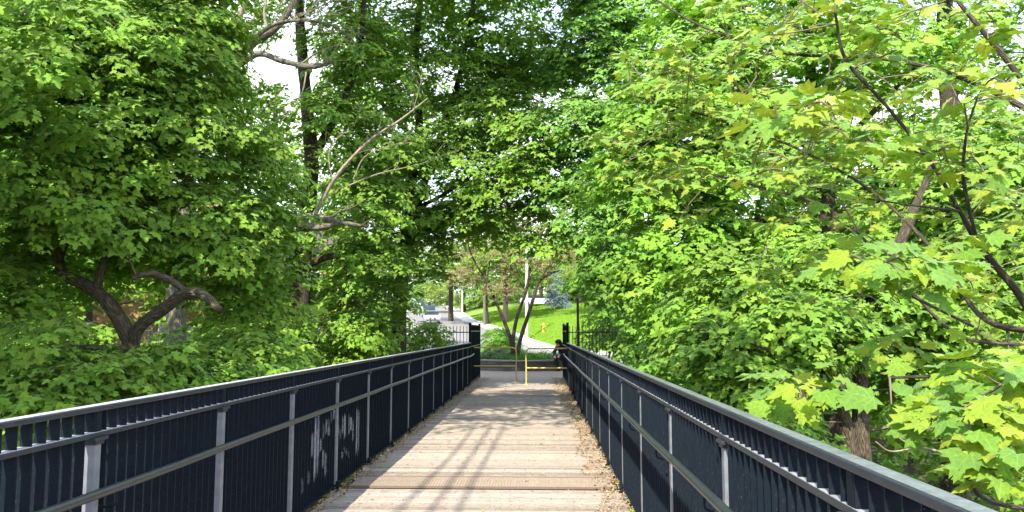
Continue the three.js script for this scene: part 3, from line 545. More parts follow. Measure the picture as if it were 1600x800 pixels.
// twin-stemmed tree by the end of the bridge, whose crown reaches over the deck
{
  const t = thing('maple_tree', 'twin stemmed dark green maple overhanging the far end of the bridge', 'tree'), D = 22;
  grow(t, { seed: 104, bark: MAT.bark, leafMat: GREEN.deep, leaf: 0.125, count: 9, per: 19, sprayRadius: 0.75,
    limbs: [
      [base(618, D, 0.28), pt(622, 530, D, 0.22), pt(627, 450, D, 0.2), pt(634, 370, D, 0.17), pt(640, 300, D, 0.15), pt(655, 200, D, 0.13), pt(650, 80, D, 0.1), pt(660, -40, D, 0.07)],
      [pt(628, 420, D, 0.14), pt(645, 365, D, 0.12), pt(655, 310, D, 0.11), pt(690, 210, D, 0.09), pt(720, 110, D, 0.07), pt(740, 0, D, 0.05)],
      [pt(640, 372, D, 0.09), pt(690, 352, D - 0.5, 0.08), pt(760, 320, D - 1, 0.065), pt(830, 270, D - 1.4, 0.045), pt(875, 235, D - 1.6, 0.02)],
      [pt(650, 220, D, 0.08), pt(590, 150, D, 0.06), pt(560, 60, D, 0.04)],
      [pt(640, 330, D, 0.06), pt(700, 300, D - 1, 0.05), pt(780, 240, D - 2, 0.035)],
    ],
    lobes: [[V(-2.4, 11.6, -18.5), [2.4, 1.4, 2], 44], [V(-0.3, 11.2, -18), [1.6, 1.0, 1.6], 24], [V(-4, 13, -20), [2.4, 1.4, 2], 34], lobe(700, 250, 21, 1.7, 0.9, 1.7, 44), lobe(800, 280, 20.5, 1.3, 0.5, 1.4, 24), lobe(620, 330, 21, 1.2, 0.8, 1.2, 26), lobe(570, 300, 22, 1.1, 0.8, 1.2, 18), lobe(780, 180, 21.5, 1.5, 0.9, 1.5, 32), lobe(690, 120, 22, 1.8, 1.1, 1.8, 44),
      lobe(610, 60, 22, 1.5, 1.1, 1.7, 32), lobe(780, 60, 22, 1.5, 1.0, 1.7, 32), lobe(700, -30, 22, 2.4, 0.9, 2.2, 40), lobe(840, 220, 20, 0.9, 0.9, 1.1, 18), lobe(568, 420, 21.5, 0.75, 0.9, 1.0, 18), lobe(700, 340, 22, 0.9, 0.45, 0.8, 16), lobe(755, 345, 22.5, 0.8, 0.4, 0.8, 12), lobe(735, 320, 20.5, 0.7, 0.3, 0.7, 8), lobe(662, 400, 21, 0.4, 0.55, 0.5, 10), lobe(830, 130, 23, 1.0, 1.0, 1.4, 18), lobe(865, 350, 20.5, 0.45, 0.5, 0.6, 8), lobe(815, 330, 21, 0.5, 0.25, 0.6, 6)] });
}
// lighter tree right of the bridge end
{
  const t = thing('maple_tree', 'light green maple right of the bridge end, beside the lamp post', 'tree'), D = 21;
  grow(t, { seed: 105, bark: MAT.bark, leafMat: GREEN.ash, leaf: 0.11, count: 9, per: 13, sprayRadius: 0.62,
    limbs: [[base(1035, D, 0.22), pt(1030, 520, D, 0.17), pt(1010, 400, D, 0.14), pt(985, 250, D, 0.12), pt(960, 100, D, 0.09), pt(940, -40, D, 0.06)], [pt(1005, 380, D, 0.08), pt(960, 310, D - 1, 0.06), pt(905, 250, D - 1.5, 0.03)], [pt(985, 250, D, 0.06), pt(930, 150, D, 0.05), pt(890, 60, D, 0.03)]],
    lobes: [lobe(930, 70, 20, 1.2, 0.9, 1.3, 50), lobe(880, 110, 21.5, 0.8, 0.7, 1, 18), lobe(980, 20, 20, 1.2, 0.8, 1.3, 40), lobe(900, -30, 20.5, 1.0, 0.7, 1.2, 20), lobe(900, 190, 19.5, 1.0, 0.9, 1.2, 32), lobe(960, 220, 19, 1.2, 1.0, 1.2, 34), lobe(880, 290, 19.5, 0.8, 0.5, 0.9, 16), lobe(950, 330, 18.5, 1.0, 0.7, 1.1, 28), lobe(1000, 120, 19.5, 1.2, 1.1, 1.3, 34), lobe(940, 420, 18.5, 0.7, 0.7, 0.9, 18), lobe(1000, 420, 18, 1.1, 0.8, 1.1, 28), lobe(950, -20, 20.5, 1.6, 0.8, 1.6, 28), lobe(1040, 500, 17.5, 0.9, 0.6, 1, 18)] });
}
// maple in the middle of the right bank
{
  const t = thing('maple_tree', 'sunlit maple with upright trunk rising mid right behind nearer sprays', 'tree'), D = 14;
  grow(t, { seed: 106, bark: MAT.bark, leafMat: GREEN.bright, leaf: 0.105, count: 9, per: 12, sprayRadius: 0.5,
    limbs: [
      [base(1302, D, 0.2), pt(1300, 480, D, 0.17), pt(1297, 380, D, 0.16), pt(1288, 290, D, 0.14), pt(1270, 160, D, 0.11), pt(1260, 20, D, 0.08), pt(1250, -60, D, 0.06)],
      [pt(1296, 380, D, 0.07), pt(1240, 345, D - 1, 0.06), pt(1150, 345, D - 1.8, 0.04), pt(1060, 330, D - 2.2, 0.02)],
      [pt(1288, 290, D, 0.07), pt(1200, 220, D - 0.8, 0.055), pt(1100, 180, D - 1.5, 0.035), pt(1020, 150, D - 1.8, 0.02)],
      [pt(1270, 200, D, 0.06), pt(1160, 100, D - 0.6, 0.04), pt(1080, 40, D - 1, 0.02)], [pt(1285, 250, D, 0.07), pt(1370, 170, D, 0.05), pt(1450, 80, D, 0.03)],
      [pt(1298, 420, D, 0.05), pt(1240, 360, D - 0.5, 0.04), pt(1215, 300, D - 0.6, 0.03)],
    ],
    lobes: [lobe(1040, 190, 12, 0.9, 0.7, 0.9, 30), lobe(1120, 130, 12, 0.9, 0.8, 0.9, 32), lobe(1080, 60, 12.6, 0.9, 0.7, 1, 28), lobe(1000, 260, 12, 0.6, 0.5, 0.8, 16), lobe(1100, 280, 12, 1.0, 0.55, 0.9, 28), lobe(1060, 380, 12, 0.9, 0.5, 0.9, 24), lobe(1170, 380, 12.4, 0.9, 0.5, 0.9, 22), lobe(1200, 210, 12.6, 0.9, 0.7, 1, 26), lobe(1250, 60, 13, 1.3, 0.8, 1.2, 32), lobe(1380, 110, 14, 1.3, 0.9, 1.3, 30), lobe(1400, 240, 14, 1.2, 0.8, 1.2, 26), lobe(1200, -30, 13, 1.6, 0.6, 1.4, 28), lobe(1080, 470, 12, 0.9, 0.5, 0.9, 22), lobe(1180, 480, 12, 0.9, 0.5, 0.9, 20), lobe(1400, 360, 14, 1.2, 0.8, 1.0, 22), lobe(1270, 330, 14.6, 1.0, 0.8, 0.8, 12)] });
}
// the twin trunk rising from the ravine just beyond the right railing
{
  const t = thing('maple_tree', 'twin trunk maple rising from the ravine beyond the right railing', 'tree'), D = 9.5;
  grow(t, { seed: 107, bark: MAT.barkWarm, twigMat: MAT.twig, leafMat: GREEN.mid, leaf: 0.105, count: 9, per: 11, sprayRadius: 0.42,
    limbs: [
      [base(1350, D, 0.13), pt(1348, 720, D, 0.1), pt(1345, 640, D, 0.092), pt(1346, 560, D, 0.085), pt(1370, 460, D, 0.08), pt(1420, 350, D, 0.06), pt(1460, 250, D, 0.04)],
      [base(1336, D, 0.1, -0.05), pt(1330, 700, D, 0.075), pt(1312, 630, D, 0.07), pt(1290, 580, D, 0.07), pt(1240, 500, D, 0.05), pt(1180, 440, D, 0.03)],
      [pt(1300, 600, D, 0.04), pt(1230, 560, D - 0.5, 0.03), pt(1160, 530, D - 0.8, 0.015)],
    ],
    lobes: [lobe(1120, 550, 9.6, 0.7, 0.4, 0.7, 20), lobe(1190, 590, 9.2, 0.6, 0.3, 0.6, 14), lobe(1240, 500, 9.4, 0.7, 0.4, 0.7, 20), lobe(1330, 480, 10, 0.8, 0.4, 0.8, 22), lobe(1150, 440, 10, 0.7, 0.35, 0.7, 18), lobe(1430, 500, 10, 0.7, 0.45, 0.7, 18), lobe(1290, 420, 10, 0.8, 0.4, 0.7, 18), lobe(1540, 420, 10, 0.9, 0.8, 0.8, 26), lobe(1480, 580, 10, 0.7, 0.3, 0.7, 12), lobe(1200, 650, 9, 0.6, 0.16, 0.5, 10), lobe(1560, 260, 10, 1.0, 0.8, 0.9, 26), lobe(1480, 340, 10.4, 0.9, 0.6, 0.8, 20), lobe(1560, 620, 9, 0.6, 0.5, 0.6, 10)] });
}
// box elder reaching over the right railing
{
  const t = thing('box_elder', 'young box elder with drooping compound leaves beside the right railing', 'tree'), D = 13;
  grow(t, { seed: 108, bark: MAT.bark, leafMat: GREEN.ash, kind: 'pinnate', leaf: 0.105, count: 9, per: 8, sprayRadius: 0.4,
    limbs: [[base(1010, D, 0.07), pt(1015, 640, D, 0.06), pt(1008, 590, D, 0.04), pt(995, 555, D, 0.02)], [pt(1012, 620, D, 0.04), pt(1050, 580, D - 0.5, 0.03), pt(1075, 560, D - 0.8, 0.015)]],
    lobes: [lobe(1010, 565, 13, 0.42, 0.22, 0.5, 14), lobe(1030, 600, 12.4, 0.5, 0.25, 0.5, 14), lobe(1090, 590, 11.5, 0.5, 0.3, 0.5, 16), lobe(1070, 640, 11, 0.5, 0.25, 0.5, 12), lobe(1140, 640, 10, 0.5, 0.2, 0.5, 10), lobe(1060, 540, 13, 0.5, 0.3, 0.6, 12)] });
}
// background crowns of the right bank
{
  const t = thing('maple_tree', 'dense shaded tree behind the right iron fence', 'tree'), D = 30;
  grow(t, { seed: 109, bark: MAT.bark, leafMat: GREEN.deep, leaf: 0.16, count: 8, per: 15, sprayRadius: 0.9, limbs: [[base(1010, D, 0.25), pt(1008, 500, D, 0.2), pt(1000, 400, D, 0.15), pt(1000, 250, D, 0.1)]],
    lobes: [lobe(990, 500, 29, 1.7, 1.0, 1.3, 34), lobe(1060, 470, 29, 2, 1.4, 1.4, 36), lobe(970, 420, 30, 1.2, 1.0, 1.2, 22), lobe(1000, 300, 30, 2.2, 2.0, 2, 40), lobe(1000, 560, 27, 1.2, 0.7, 1, 18), lobe(1120, 560, 27, 2, 1.2, 1.2, 24)] });
  const u = thing('maple_tree', 'leafy tree deep in the ravine behind the right bank maple', 'tree');
  grow(u, { seed: 110, bark: MAT.bark, leafMat: GREEN.mid, leaf: 0.15, count: 8, per: 15, sprayRadius: 0.9, limbs: [[base(1230, 22, 0.25), pt(1225, 500, 22, 0.2), pt(1220, 350, 22, 0.16), pt(1200, 100, 22, 0.1)]],
    lobes: [lobe(1140, 420, 21, 1.8, 1.4, 1.4, 30), lobe(1260, 470, 21, 2, 1.3, 1.4, 30), lobe(1180, 220, 22, 2.2, 2.2, 2, 40), lobe(1200, 40, 22, 2.5, 1.8, 2, 34), lobe(1200, 600, 19, 2, 0.8, 1.4, 20)] });
  const w = thing('maple_tree', 'dark leaned tree behind the sprays at the right edge', 'tree');
  grow(w, { seed: 111, bark: MAT.bark, leafMat: GREEN.mid, leaf: 0.14, count: 8, per: 14, sprayRadius: 0.8, limbs: [[base(1480, 17, 0.3), pt(1480, 450, 17, 0.24), pt(1490, 250, 17, 0.2), pt(1475, 60, 17, 0.17), pt(1480, -60, 17, 0.14)], [pt(1490, 240, 17, 0.1), pt(1560, 150, 17, 0.07), pt(1620, 60, 17, 0.04)]],
    lobes: [lobe(1430, 480, 16.5, 1.7, 1.2, 1.2, 32), lobe(1560, 480, 16, 1.7, 1.4, 1.2, 34), lobe(1360, 300, 17, 1.4, 1.2, 1.2, 24), lobe(1530, 280, 17, 1.8, 1.4, 1.4, 30), lobe(1400, 40, 17.5, 1.4, 1.2, 1.4, 20), lobe(1580, 60, 17, 1.4, 1.4, 1.4, 22), lobe(1450, 640, 15, 1.8, 0.6, 1.2, 18), lobe(1600, 680, 14, 1.4, 0.7, 1.2, 14)] });
}
// shrubs and saplings under the left trees, along the ravine edge
[[400, 545, 15, 1.0, 0.5, 0.8, 22, 'low maple saplings below the dark maple trunk'], [500, 560, 19, 1.2, 0.45, 0.9, 22, 'dark saplings crowding the iron fence left of the twin stemmed maple'], [560, 525, 21, 1.0, 0.7, 0.9, 22, 'leafy sapling clump in front of the iron fence'], [664, 530, 24, 0.75, 0.46, 0.5, 19, 'dark leafed sapling beside the left railing end'], [585, 548, 22, 0.6, 0.3, 0.6, 12, 'low shrub at the foot of the twin stemmed maple']].forEach(([px, py, d, rx, ry, rz, n, label], i) => {
  const t = thing('sapling', label, 'shrub', 'saplings and shrubs under the left trees'), p = spot(px, py, d);
  grow(t, { seed: 130 + i, bark: MAT.bark, leafMat: i % 2 ? GREEN.deep : GREEN.mid, leaf: 0.12, count: 8, per: 10, sprayRadius: 0.4, limbs: [[[p.x, groundY(p.x, p.z) - 0.1, p.z, 0.05], [p.x + 0.1, p.y - 1.2, p.z, 0.04], [p.x - 0.05, p.y - 0.2, p.z, 0.02]]], lobes: [[p, [rx, ry, rz], n]] });
});

// ---------------------------------------------------------------- the near maple on the right with its big sunlit leaves
const veinMap = texture(256, 256, (u, v) => {
  const x = (u - 0.5) / 0.7, y = (v - 0.15) / 0.75; let k = 0;
  for (const a of [0, 0.62, -0.62, 1.25, -1.25]) { const dx = Math.sin(a), dy = Math.cos(a), along = x * dx + y * dy, off = Math.abs(x * dy - y * dx); if (along > 0) k = Math.max(k, smooth(0.026 - along * 0.016, 0.006, off)); const s = (along * 7) % 1; if (along > 0.1) k = Math.max(k, 0.35 * smooth(0.08, 0.02, Math.abs(s - 0.3 - off * 4)) * smooth(0.25, 0.0, off)); }
  const m = 0.86 + 0.05 * n2(u * 9, v * 9) + 0.04 * n2(u * 40, v * 40); return [m + 0.13 * k, m + 0.12 * k, m + 0.2 * k];
});
{
  const t = thing('maple_tree', 'near maple with large bright yellow green leaves hanging at the right edge', 'tree'), r = rng(205);
  const mats = [[0.34, 0.5, 0.03], [0.27, 0.47, 0.035], [0.42, 0.53, 0.04], [0.22, 0.42, 0.035], [0.2, 0.39, 0.045], [0.36, 0.52, 0.03]].map((c) => leafMat(c, 0.5, 0.7, { map: veinMap }));
  const geos = []; for (let k = 0; k < 8; k++) geos.push(leafGeo(LEAF.full, 0.1 + 0.008 * k, 0.06 + 0.3 * r(), 0.05 + 0.6 * r() * r(), 0.09, k * 7));
  const small = [0, 1, 2, 3].map((k) => leafGeo(LEAF.full, 0.095 + 0.006 * k, 0.1 + 0.2 * r(), 0.1 + 0.35 * r(), 0.05, k * 9));
  const limbs = [
    [[4.0, groundY(4.0, -3.6) - 0.2, -3.6, 0.12], [3.9, -1.5, -3.6, 0.1], [3.5, 0.9, -3.8, 0.07], pt(1640, 520, 4.2, 0.0237), pt(1585, 450, 4.2, 0.019), pt(1528, 380, 4.2, 0.0158), pt(1500, 330, 4.2, 0.012), pt(1445, 240, 4.2, 0.0095), pt(1380, 160, 4.2, 0.0092), pt(1320, 90, 4.2, 0.0099), pt(1305, 20, 4.2, 0.0074)],
    [pt(1528, 380, 4.2, 0.0095), pt(1515, 330, 4.1, 0.0092), pt(1505, 270, 4.0, 0.0099), pt(1512, 200, 3.9, 0.0068), pt(1530, 145, 3.9, 0.0043)],
    [pt(1690, 260, 5, 0.0268), pt(1600, 128, 5, 0.019), pt(1545, 60, 5, 0.0158), pt(1495, 0, 5, 0.0127), pt(1450, -70, 5, 0.0095)],
    [pt(1640, 520, 4.2, 0.019), pt(1540, 500, 4.6, 0.0158), pt(1480, 420, 4.8, 0.0127), pt(1430, 360, 5, 0.0111), pt(1350, 290, 5.3, 0.0095), pt(1230, 225, 5.6, 0.0092), pt(1100, 180, 6, 0.0087), pt(990, 150, 6.2, 0.005)],
    [pt(1690, 560, 5, 0.0153), pt(1600, 540, 5, 0.0133), pt(1500, 525, 5, 0.0112), pt(1410, 440, 5, 0.0092), pt(1300, 330, 5.2, 0.0105), pt(1180, 290, 5.6, 0.0093), pt(1060, 260, 6, 0.005)],
    [pt(1660, 200, 5.6, 0.0253), pt(1500, 120, 5.8, 0.019), pt(1370, 90, 6, 0.0158), pt(1230, 84, 6.2, 0.0114), pt(1130, 55, 6.4, 0.0095), pt(1060, 22, 6.6, 0.0092), pt(1000, -20, 6.8, 0.0087)],
    [pt(1640, 640, 3.6, 0.0095), pt(1560, 610, 3.3, 0.0092), pt(1480, 590, 3.1, 0.0087), pt(1390, 590, 3.0, 0.0043)],
    [pt(1640, 800, 3.2, 0.0095), pt(1540, 780, 3.1, 0.0084), pt(1510, 740, 3.0, 0.0087), pt(1490, 690, 2.9, 0.0062), pt(1535, 660, 2.8, 0.0037)],
    [pt(1520, 510, 4.6, 0.0084), pt(1440, 470, 3.9, 0.0087), pt(1370, 435, 3.5, 0.0043)],
    [pt(1480, 600, 3.4, 0.0087), pt(1360, 610, 3.7, 0.0056), pt(1260, 605, 3.9, 0.0031)],
    [pt(1445, 240, 4.2, 0.0087), pt(1370, 225, 3.9, 0.0062), pt(1280, 190, 3.7, 0.0037)],
    [pt(1500, 330, 4.2, 0.0074), pt(1420, 320, 4, 0.005), pt(1350, 310, 3.9, 0.0031)],
  ];
  limbs.forEach((p, i) => part(i ? 'limb' : 'trunk', tube(p, p[0][3] > 0.05 ? 12 : 8, 6, 0.1), p[0][3] > 0.05 ? MAT.bark : MAT.barkWarm, t));
  const nodes = []; limbs.forEach((p) => limbNodes(nodes, p));
  // rosettes: [px, py, distance, spread px, spread py, rosettes]
  const clumps = [[1400, 430, 3.3, 90, 30, 9], [1450, 400, 3.7, 60, 26, 5], [1480, 635, 2.75, 90, 40, 11], [1555, 610, 2.9, 60, 30, 5], [1575, 725, 2.6, 45, 35, 5], [1255, 612, 3.7, 45, 24, 5], [1262, 190, 3.5, 80, 35, 8], [1335, 235, 3.6, 60, 40, 6], [1530, 150, 3.8, 70, 30, 6], [1500, 250, 3.8, 60, 40, 4], [1360, 330, 4, 70, 35, 6], [1340, 60, 4.2, 80, 40, 6], [1240, 20, 4.4, 80, 40, 6], [1420, 30, 4.2, 60, 40, 4], [1570, 40, 4.4, 60, 40, 4], [1215, 270, 4.2, 50, 20, 4], [1560, 330, 4, 50, 40, 4], [1400, 560, 3.7, 40, 20, 3]];
  const o = new THREE.Object3D(), petiole = tube([[0, 0, 0, 0.0014], [0, 0.012, 0.04, 0.0012], [0, 0.006, 0.085, 0.0012]], 4, 2, 0, false), twigs = []; let n = 0; const spare = [];
  const rosette = (p, leaves, put) => {
    let best = null, bd = 1e9; for (const nd of nodes) { const d = nd.p.distanceTo(p); if (d < bd) { bd = d; best = nd; } }
    if (bd > 0.05) { const mid = best.p.clone().lerp(p, 0.55); mid.y += 0.06 * (r() - 0.2); twigs.push(tube([[best.p.x, best.p.y, best.p.z, Math.min(best.r, 0.004 + bd * 0.004)], [mid.x, mid.y, mid.z, 0.004], [p.x, p.y, p.z, 0.0025]], 5, 4, 0, false)); nodes.push({ p: mid, r: 0.006 }, { p: p.clone(), r: 0.004 }); }
    const a0 = r() * 6.28, lean = new THREE.Quaternion().setFromUnitVectors(V(0, 1, 0), V(-0.12 + (r() - 0.5) * 0.6, 0.8, 0.24 + (r() - 0.5) * 0.6).normalize());
    for (let i = 0; i < leaves; i++) {
      const a = a0 + i * 2.4 + (r() - 0.5) * 0.5, st = 0.05 + 0.07 * r(), tilt = 0.05 + 0.95 * r() * r();
      o.rotation.order = 'YXZ'; o.rotation.set(tilt, a, (r() - 0.5) * 0.55); const s = 0.55 + 0.58 * r(); o.scale.set(s, s, s); o.quaternion.premultiply(lean);
      o.position.set(Math.sin(a) * st, (r() - 0.5) * 0.06 + 0.02, Math.cos(a) * st).applyQuaternion(lean).add(p); o.updateMatrix(); put(o, p);
    }
  };
  for (const [px, py, d, sx, sy, k] of clumps) for (let i = 0; i < k; i++) {
    const p = spot(px + (r() * 2 - 1) * sx, py + (r() * 2 - 1) * sy, d + (r() - 0.5) * 0.5);
    rosette(p, 5 + Math.floor(r() * 4), (q) => { if (n++ < 300) { const m = part('leaf', geos[Math.floor(r() * 8)], mats[Math.floor(r() * 6)], t); m.position.copy(q.position); m.quaternion.copy(q.quaternion); m.scale.copy(q.scale); } else spare.push(q.matrix.clone()); });
  }
  // the rest of the crown behind those
  for (const [px, py, d, sx, sy, k] of [[1200, 130, 6, 160, 90, 48], [1060, 150, 6.6, 100, 80, 40], [1000, 235, 6.8, 70, 60, 22], [1150, 240, 6.2, 130, 60, 34], [1330, 150, 5.6, 140, 90, 26], [1450, 200, 5.8, 120, 120, 22], [1560, 220, 6, 80, 140, 22], [1300, 300, 5.8, 120, 60, 24], [1450, 380, 6, 120, 70, 18], [1180, 30, 6.4, 160, 40, 22], [1400, 30, 5.8, 160, 50, 20], [1560, 480, 5.4, 70, 80, 12], [1100, 310, 6.4, 90, 50, 20], [1560, 700, 4.4, 60, 60, 10], [1280, 440, 6, 100, 50, 14]])
    for (let i = 0; i < k; i++) rosette(spot(px + (r() * 2 - 1) * sx, py + (r() * 2 - 1) * sy, d + (r() - 0.5) * 1.6), 6 + Math.floor(r() * 4), (q) => spare.push(q.matrix.clone()));
  [0, 1, 2, 3].forEach((k) => { const list = spare.filter((_, i) => i % 4 === k), im = new THREE.InstancedMesh(small[k], mats[k], list.length); list.forEach((mm, i) => { im.setMatrixAt(i, mm); const b = 0.8 + 0.35 * r(); im.setColorAt(i, new THREE.Color().setRGB(b, b, b)); }); im.name = 'foliage'; im.castShadow = im.receiveShadow = true; im.userData.kind = 'stuff'; t.add(im); });
  part('twigs', merged(twigs), MAT.twig, t, { kind: 'stuff' });
  // bare forked twig by the railing
  [[pt(1600, 720, 3.6, 0.012), pt(1530, 690, 3.5, 0.01), pt(1465, 665, 3.4, 0.007), pt(1430, 690, 3.4, 0.004)], [pt(1512, 720, 3.5, 0.008), pt(1440, 700, 3.5, 0.006), pt(1390, 705, 3.5, 0.004), pt(1368, 690, 3.5, 0.003)], [pt(1430, 700, 3.5, 0.005), pt(1400, 680, 3.5, 0.003), pt(1385, 655, 3.5, 0.002)]].forEach((p) => part('bare_twig', tube(p, 6, 5, 0.1), MAT.deadwood, t));
}
// ---------------------------------------------------------------- curved stone planter at the head of the bridge
{
  const t = thing('planter_wall', 'low curved stone retaining wall of the planting bed beyond the barriers', 'wall'), r = rng(301);
  const cx = -0.6, cz = -34.2, rx = 2.6, rz = 3.2, at = (a, k = 0) => [cx + (rx + k) * Math.sin(a), cz + (rz + k) * Math.cos(a)];
  const mats = [[0.2, 0.165, 0.14], [0.25, 0.21, 0.18], [0.16, 0.135, 0.12]].map((c) => std(c, 0.95, { map: stoneMap })), cap = std([0.36, 0.34, 0.31], 0.9, { map: stoneMap });
  const g = [0, 1, 2].map((k) => { const b = box(0.36, 0.118, 0.2, 0, 0, 0, 0.015); const p = b.attributes.position; for (let i = 0; i < p.count; i++) p.setZ(i, p.getZ(i) + 0.012 * n3(p.getX(i) * 9 + k * 4, p.getY(i) * 9, p.getZ(i) * 9)); return boxUV(b, 2, k * 0.3); }), cg = boxUV(box(0.47, 0.06, 0.3, 0, 0, 0, 0.012), 2);
  for (let c = 0; c < 3; c++) for (let a = -1.75 + (c % 2) * 0.06; a < 1.75; a += 0.122 + 0.006 * Math.cos(a)) { const [x, z] = at(a), m = part('stone_block', g[Math.floor(r() * 3)], mats[Math.floor(r() * 3)], t); m.position.set(x, 0.06 + c * 0.122, z + (r() - 0.5) * 0.012); m.rotation.y = a * 0.97; }
  for (let a = -1.75; a < 1.75; a += 0.162) { const [x, z] = at(a), m = part('cap_stone', cg, cap, t); m.position.set(x, 0.402, z); m.rotation.y = a * 0.97; }
  const soil = new THREE.CircleGeometry(1, 40); soil.rotateX(-Math.PI / 2); soil.scale(rx - 0.06, 1, rz - 0.06); soil.translate(cx, 0.38, cz);
  part('soil', soil, std([0.06, 0.045, 0.035], 1, { map: soilMap }), t);
  // ground cover
  const set = sprigSet('oval', 0.07, 9), im = new THREE.InstancedMesh(set[0], GREEN.shrub, 900), o = new THREE.Object3D();
  for (let i = 0; i < 900; i++) { const a = r() * 6.283, d = Math.sqrt(r()) * 0.96; o.position.set(cx + Math.cos(a) * d * (rx - 0.1), 0.4 + 0.2 * r(), cz + Math.sin(a) * d * (rz - 0.1)); o.rotation.set((r() - 0.7) * 1.4, r() * 6.3, (r() - 0.5)); const s = 0.8 + 0.7 * r(); o.scale.set(s, s, s); o.updateMatrix(); im.setMatrixAt(i, o.matrix); const b = 0.7 + 0.6 * r(); im.setColorAt(i, new THREE.Color().setRGB(b, b, b)); }
  im.name = 'ground_cover'; im.castShadow = im.receiveShadow = true; im.userData = { kind: 'stuff', label: 'low green ground cover filling the stone planter', category: 'ground cover' }; scene.add(im);
}
{
  const t = thing('crabapple_tree', 'multi stemmed tree with thin reddish leaves growing in the stone planter', 'tree'), D = 33.4;
  grow(t, { seed: 302, bark: MAT.bark, lumps: 0.08, leafMat: leafMat([0.2, 0.24, 0.06], 0.4), kind: 'oval', leaf: 0.085, count: 8, per: 12, sprayRadius: 0.34, warm: 0.5, mix: [0.5, 1.5, 0.8, 2],
    limbs: [
      [[...spot(800, 560, D).toArray().map((v, i) => (i === 1 ? 0.3 : v)), 0.11], pt(800, 540, D, 0.09), pt(787, 500, D, 0.075), pt(774, 470, D, 0.06), pt(760, 440, D, 0.05), pt(740, 405, D, 0.035), pt(728, 370, D, 0.015)],
      [[...spot(803, 560, D - 0.1).toArray().map((v, i) => (i === 1 ? 0.3 : v)), 0.1], pt(802, 530, D, 0.085), pt(808, 495, D, 0.075), pt(822, 455, D, 0.065), pt(829, 410, D, 0.05), pt(830, 360, D, 0.035), pt(824, 320, D, 0.015)],
      [[...spot(808, 560, D - 0.2).toArray().map((v, i) => (i === 1 ? 0.3 : v)), 0.1], pt(812, 535, D - 0.2, 0.09), pt(826, 490, D - 0.2, 0.08), pt(836, 458, D - 0.2, 0.075), pt(842, 440, D - 0.2, 0.065), pt(858, 428, D - 0.2, 0.06), pt(875, 422, D - 0.2, 0.035), pt(890, 410, D - 0.2, 0.015)],
      [pt(760, 440, D, 0.03), pt(765, 400, D, 0.025), pt(750, 360, D, 0.012)], [pt(838, 450, D, 0.03), pt(855, 420, D + 0.3, 0.02), pt(870, 405, D + 0.3, 0.01)], [pt(822, 455, D, 0.03), pt(805, 430, D, 0.02), pt(790, 400, D, 0.012)], [pt(829, 400, D, 0.03), pt(838, 370, D, 0.02), pt(845, 345, D, 0.01)],
    ],
    lobes: [lobe(735, 380, D, 0.8, 0.6, 0.9, 14), lobe(790, 400, D, 0.9, 0.7, 0.9, 26), lobe(830, 360, D, 0.8, 0.8, 0.8, 26), lobe(850, 405, D, 0.7, 0.5, 0.8, 16), lobe(720, 430, D, 0.6, 0.4, 0.7, 12), lobe(785, 450, D, 0.7, 0.4, 0.7, 14), lobe(810, 330, D, 0.9, 0.5, 0.8, 18), lobe(895, 400, D + 0.5, 0.7, 0.5, 0.8, 14)] });
  const b = thing('wooden_box', 'small black box fixed on the bent branch of the planter tree', 'box'); const p = spot(858, 428, D - 0.3); b.position.copy(p);
  part('body', box(0.18, 0.16, 0.14, 0, 0, 0, 0.01), MAT.iron, b); part('lid', box(0.22, 0.02, 0.18, 0, 0.092, 0, 0.005), MAT.iron, b);
}
{
  const t = thing('round_shrub', 'rounded bright green shrub at the left of the stone planter', 'shrub'), p = spot(783, 538, 35); p.y = 0.4;
  grow(t, { seed: 303, bark: MAT.bark, leafMat: leafMat([0.17, 0.36, 0.03], 0.45), kind: 'oval', leaf: 0.075, count: 10, per: 12, sprayRadius: 0.24, limbs: [[[p.x, 0.3, p.z, 0.04], [p.x + 0.03, 0.8, p.z, 0.02]]], lobes: [[V(p.x, 1.2, p.z), [0.85, 0.6, 0.75], 80], [V(p.x - 0.35, 0.7, p.z), [0.6, 0.35, 0.6], 26], [V(p.x + 0.4, 0.7, p.z + 0.1), [0.6, 0.4, 0.6], 26]] });
  const u = thing('low_shrub', 'low pale leafed shrub below the rounded shrub behind the left barrier', 'shrub'), q = spot(775, 556, 32.6);
  grow(u, { seed: 304, bark: MAT.bark, leafMat: leafMat([0.14, 0.2, 0.08], 0.35), kind: 'oval', leaf: 0.09, count: 9, per: 9, sprayRadius: 0.22, limbs: [[[q.x, 0.3, q.z, 0.03], [q.x, 0.6, q.z, 0.015]]], lobes: [[V(q.x, 0.62, q.z), [0.75, 0.22, 0.35], 30]] });
}

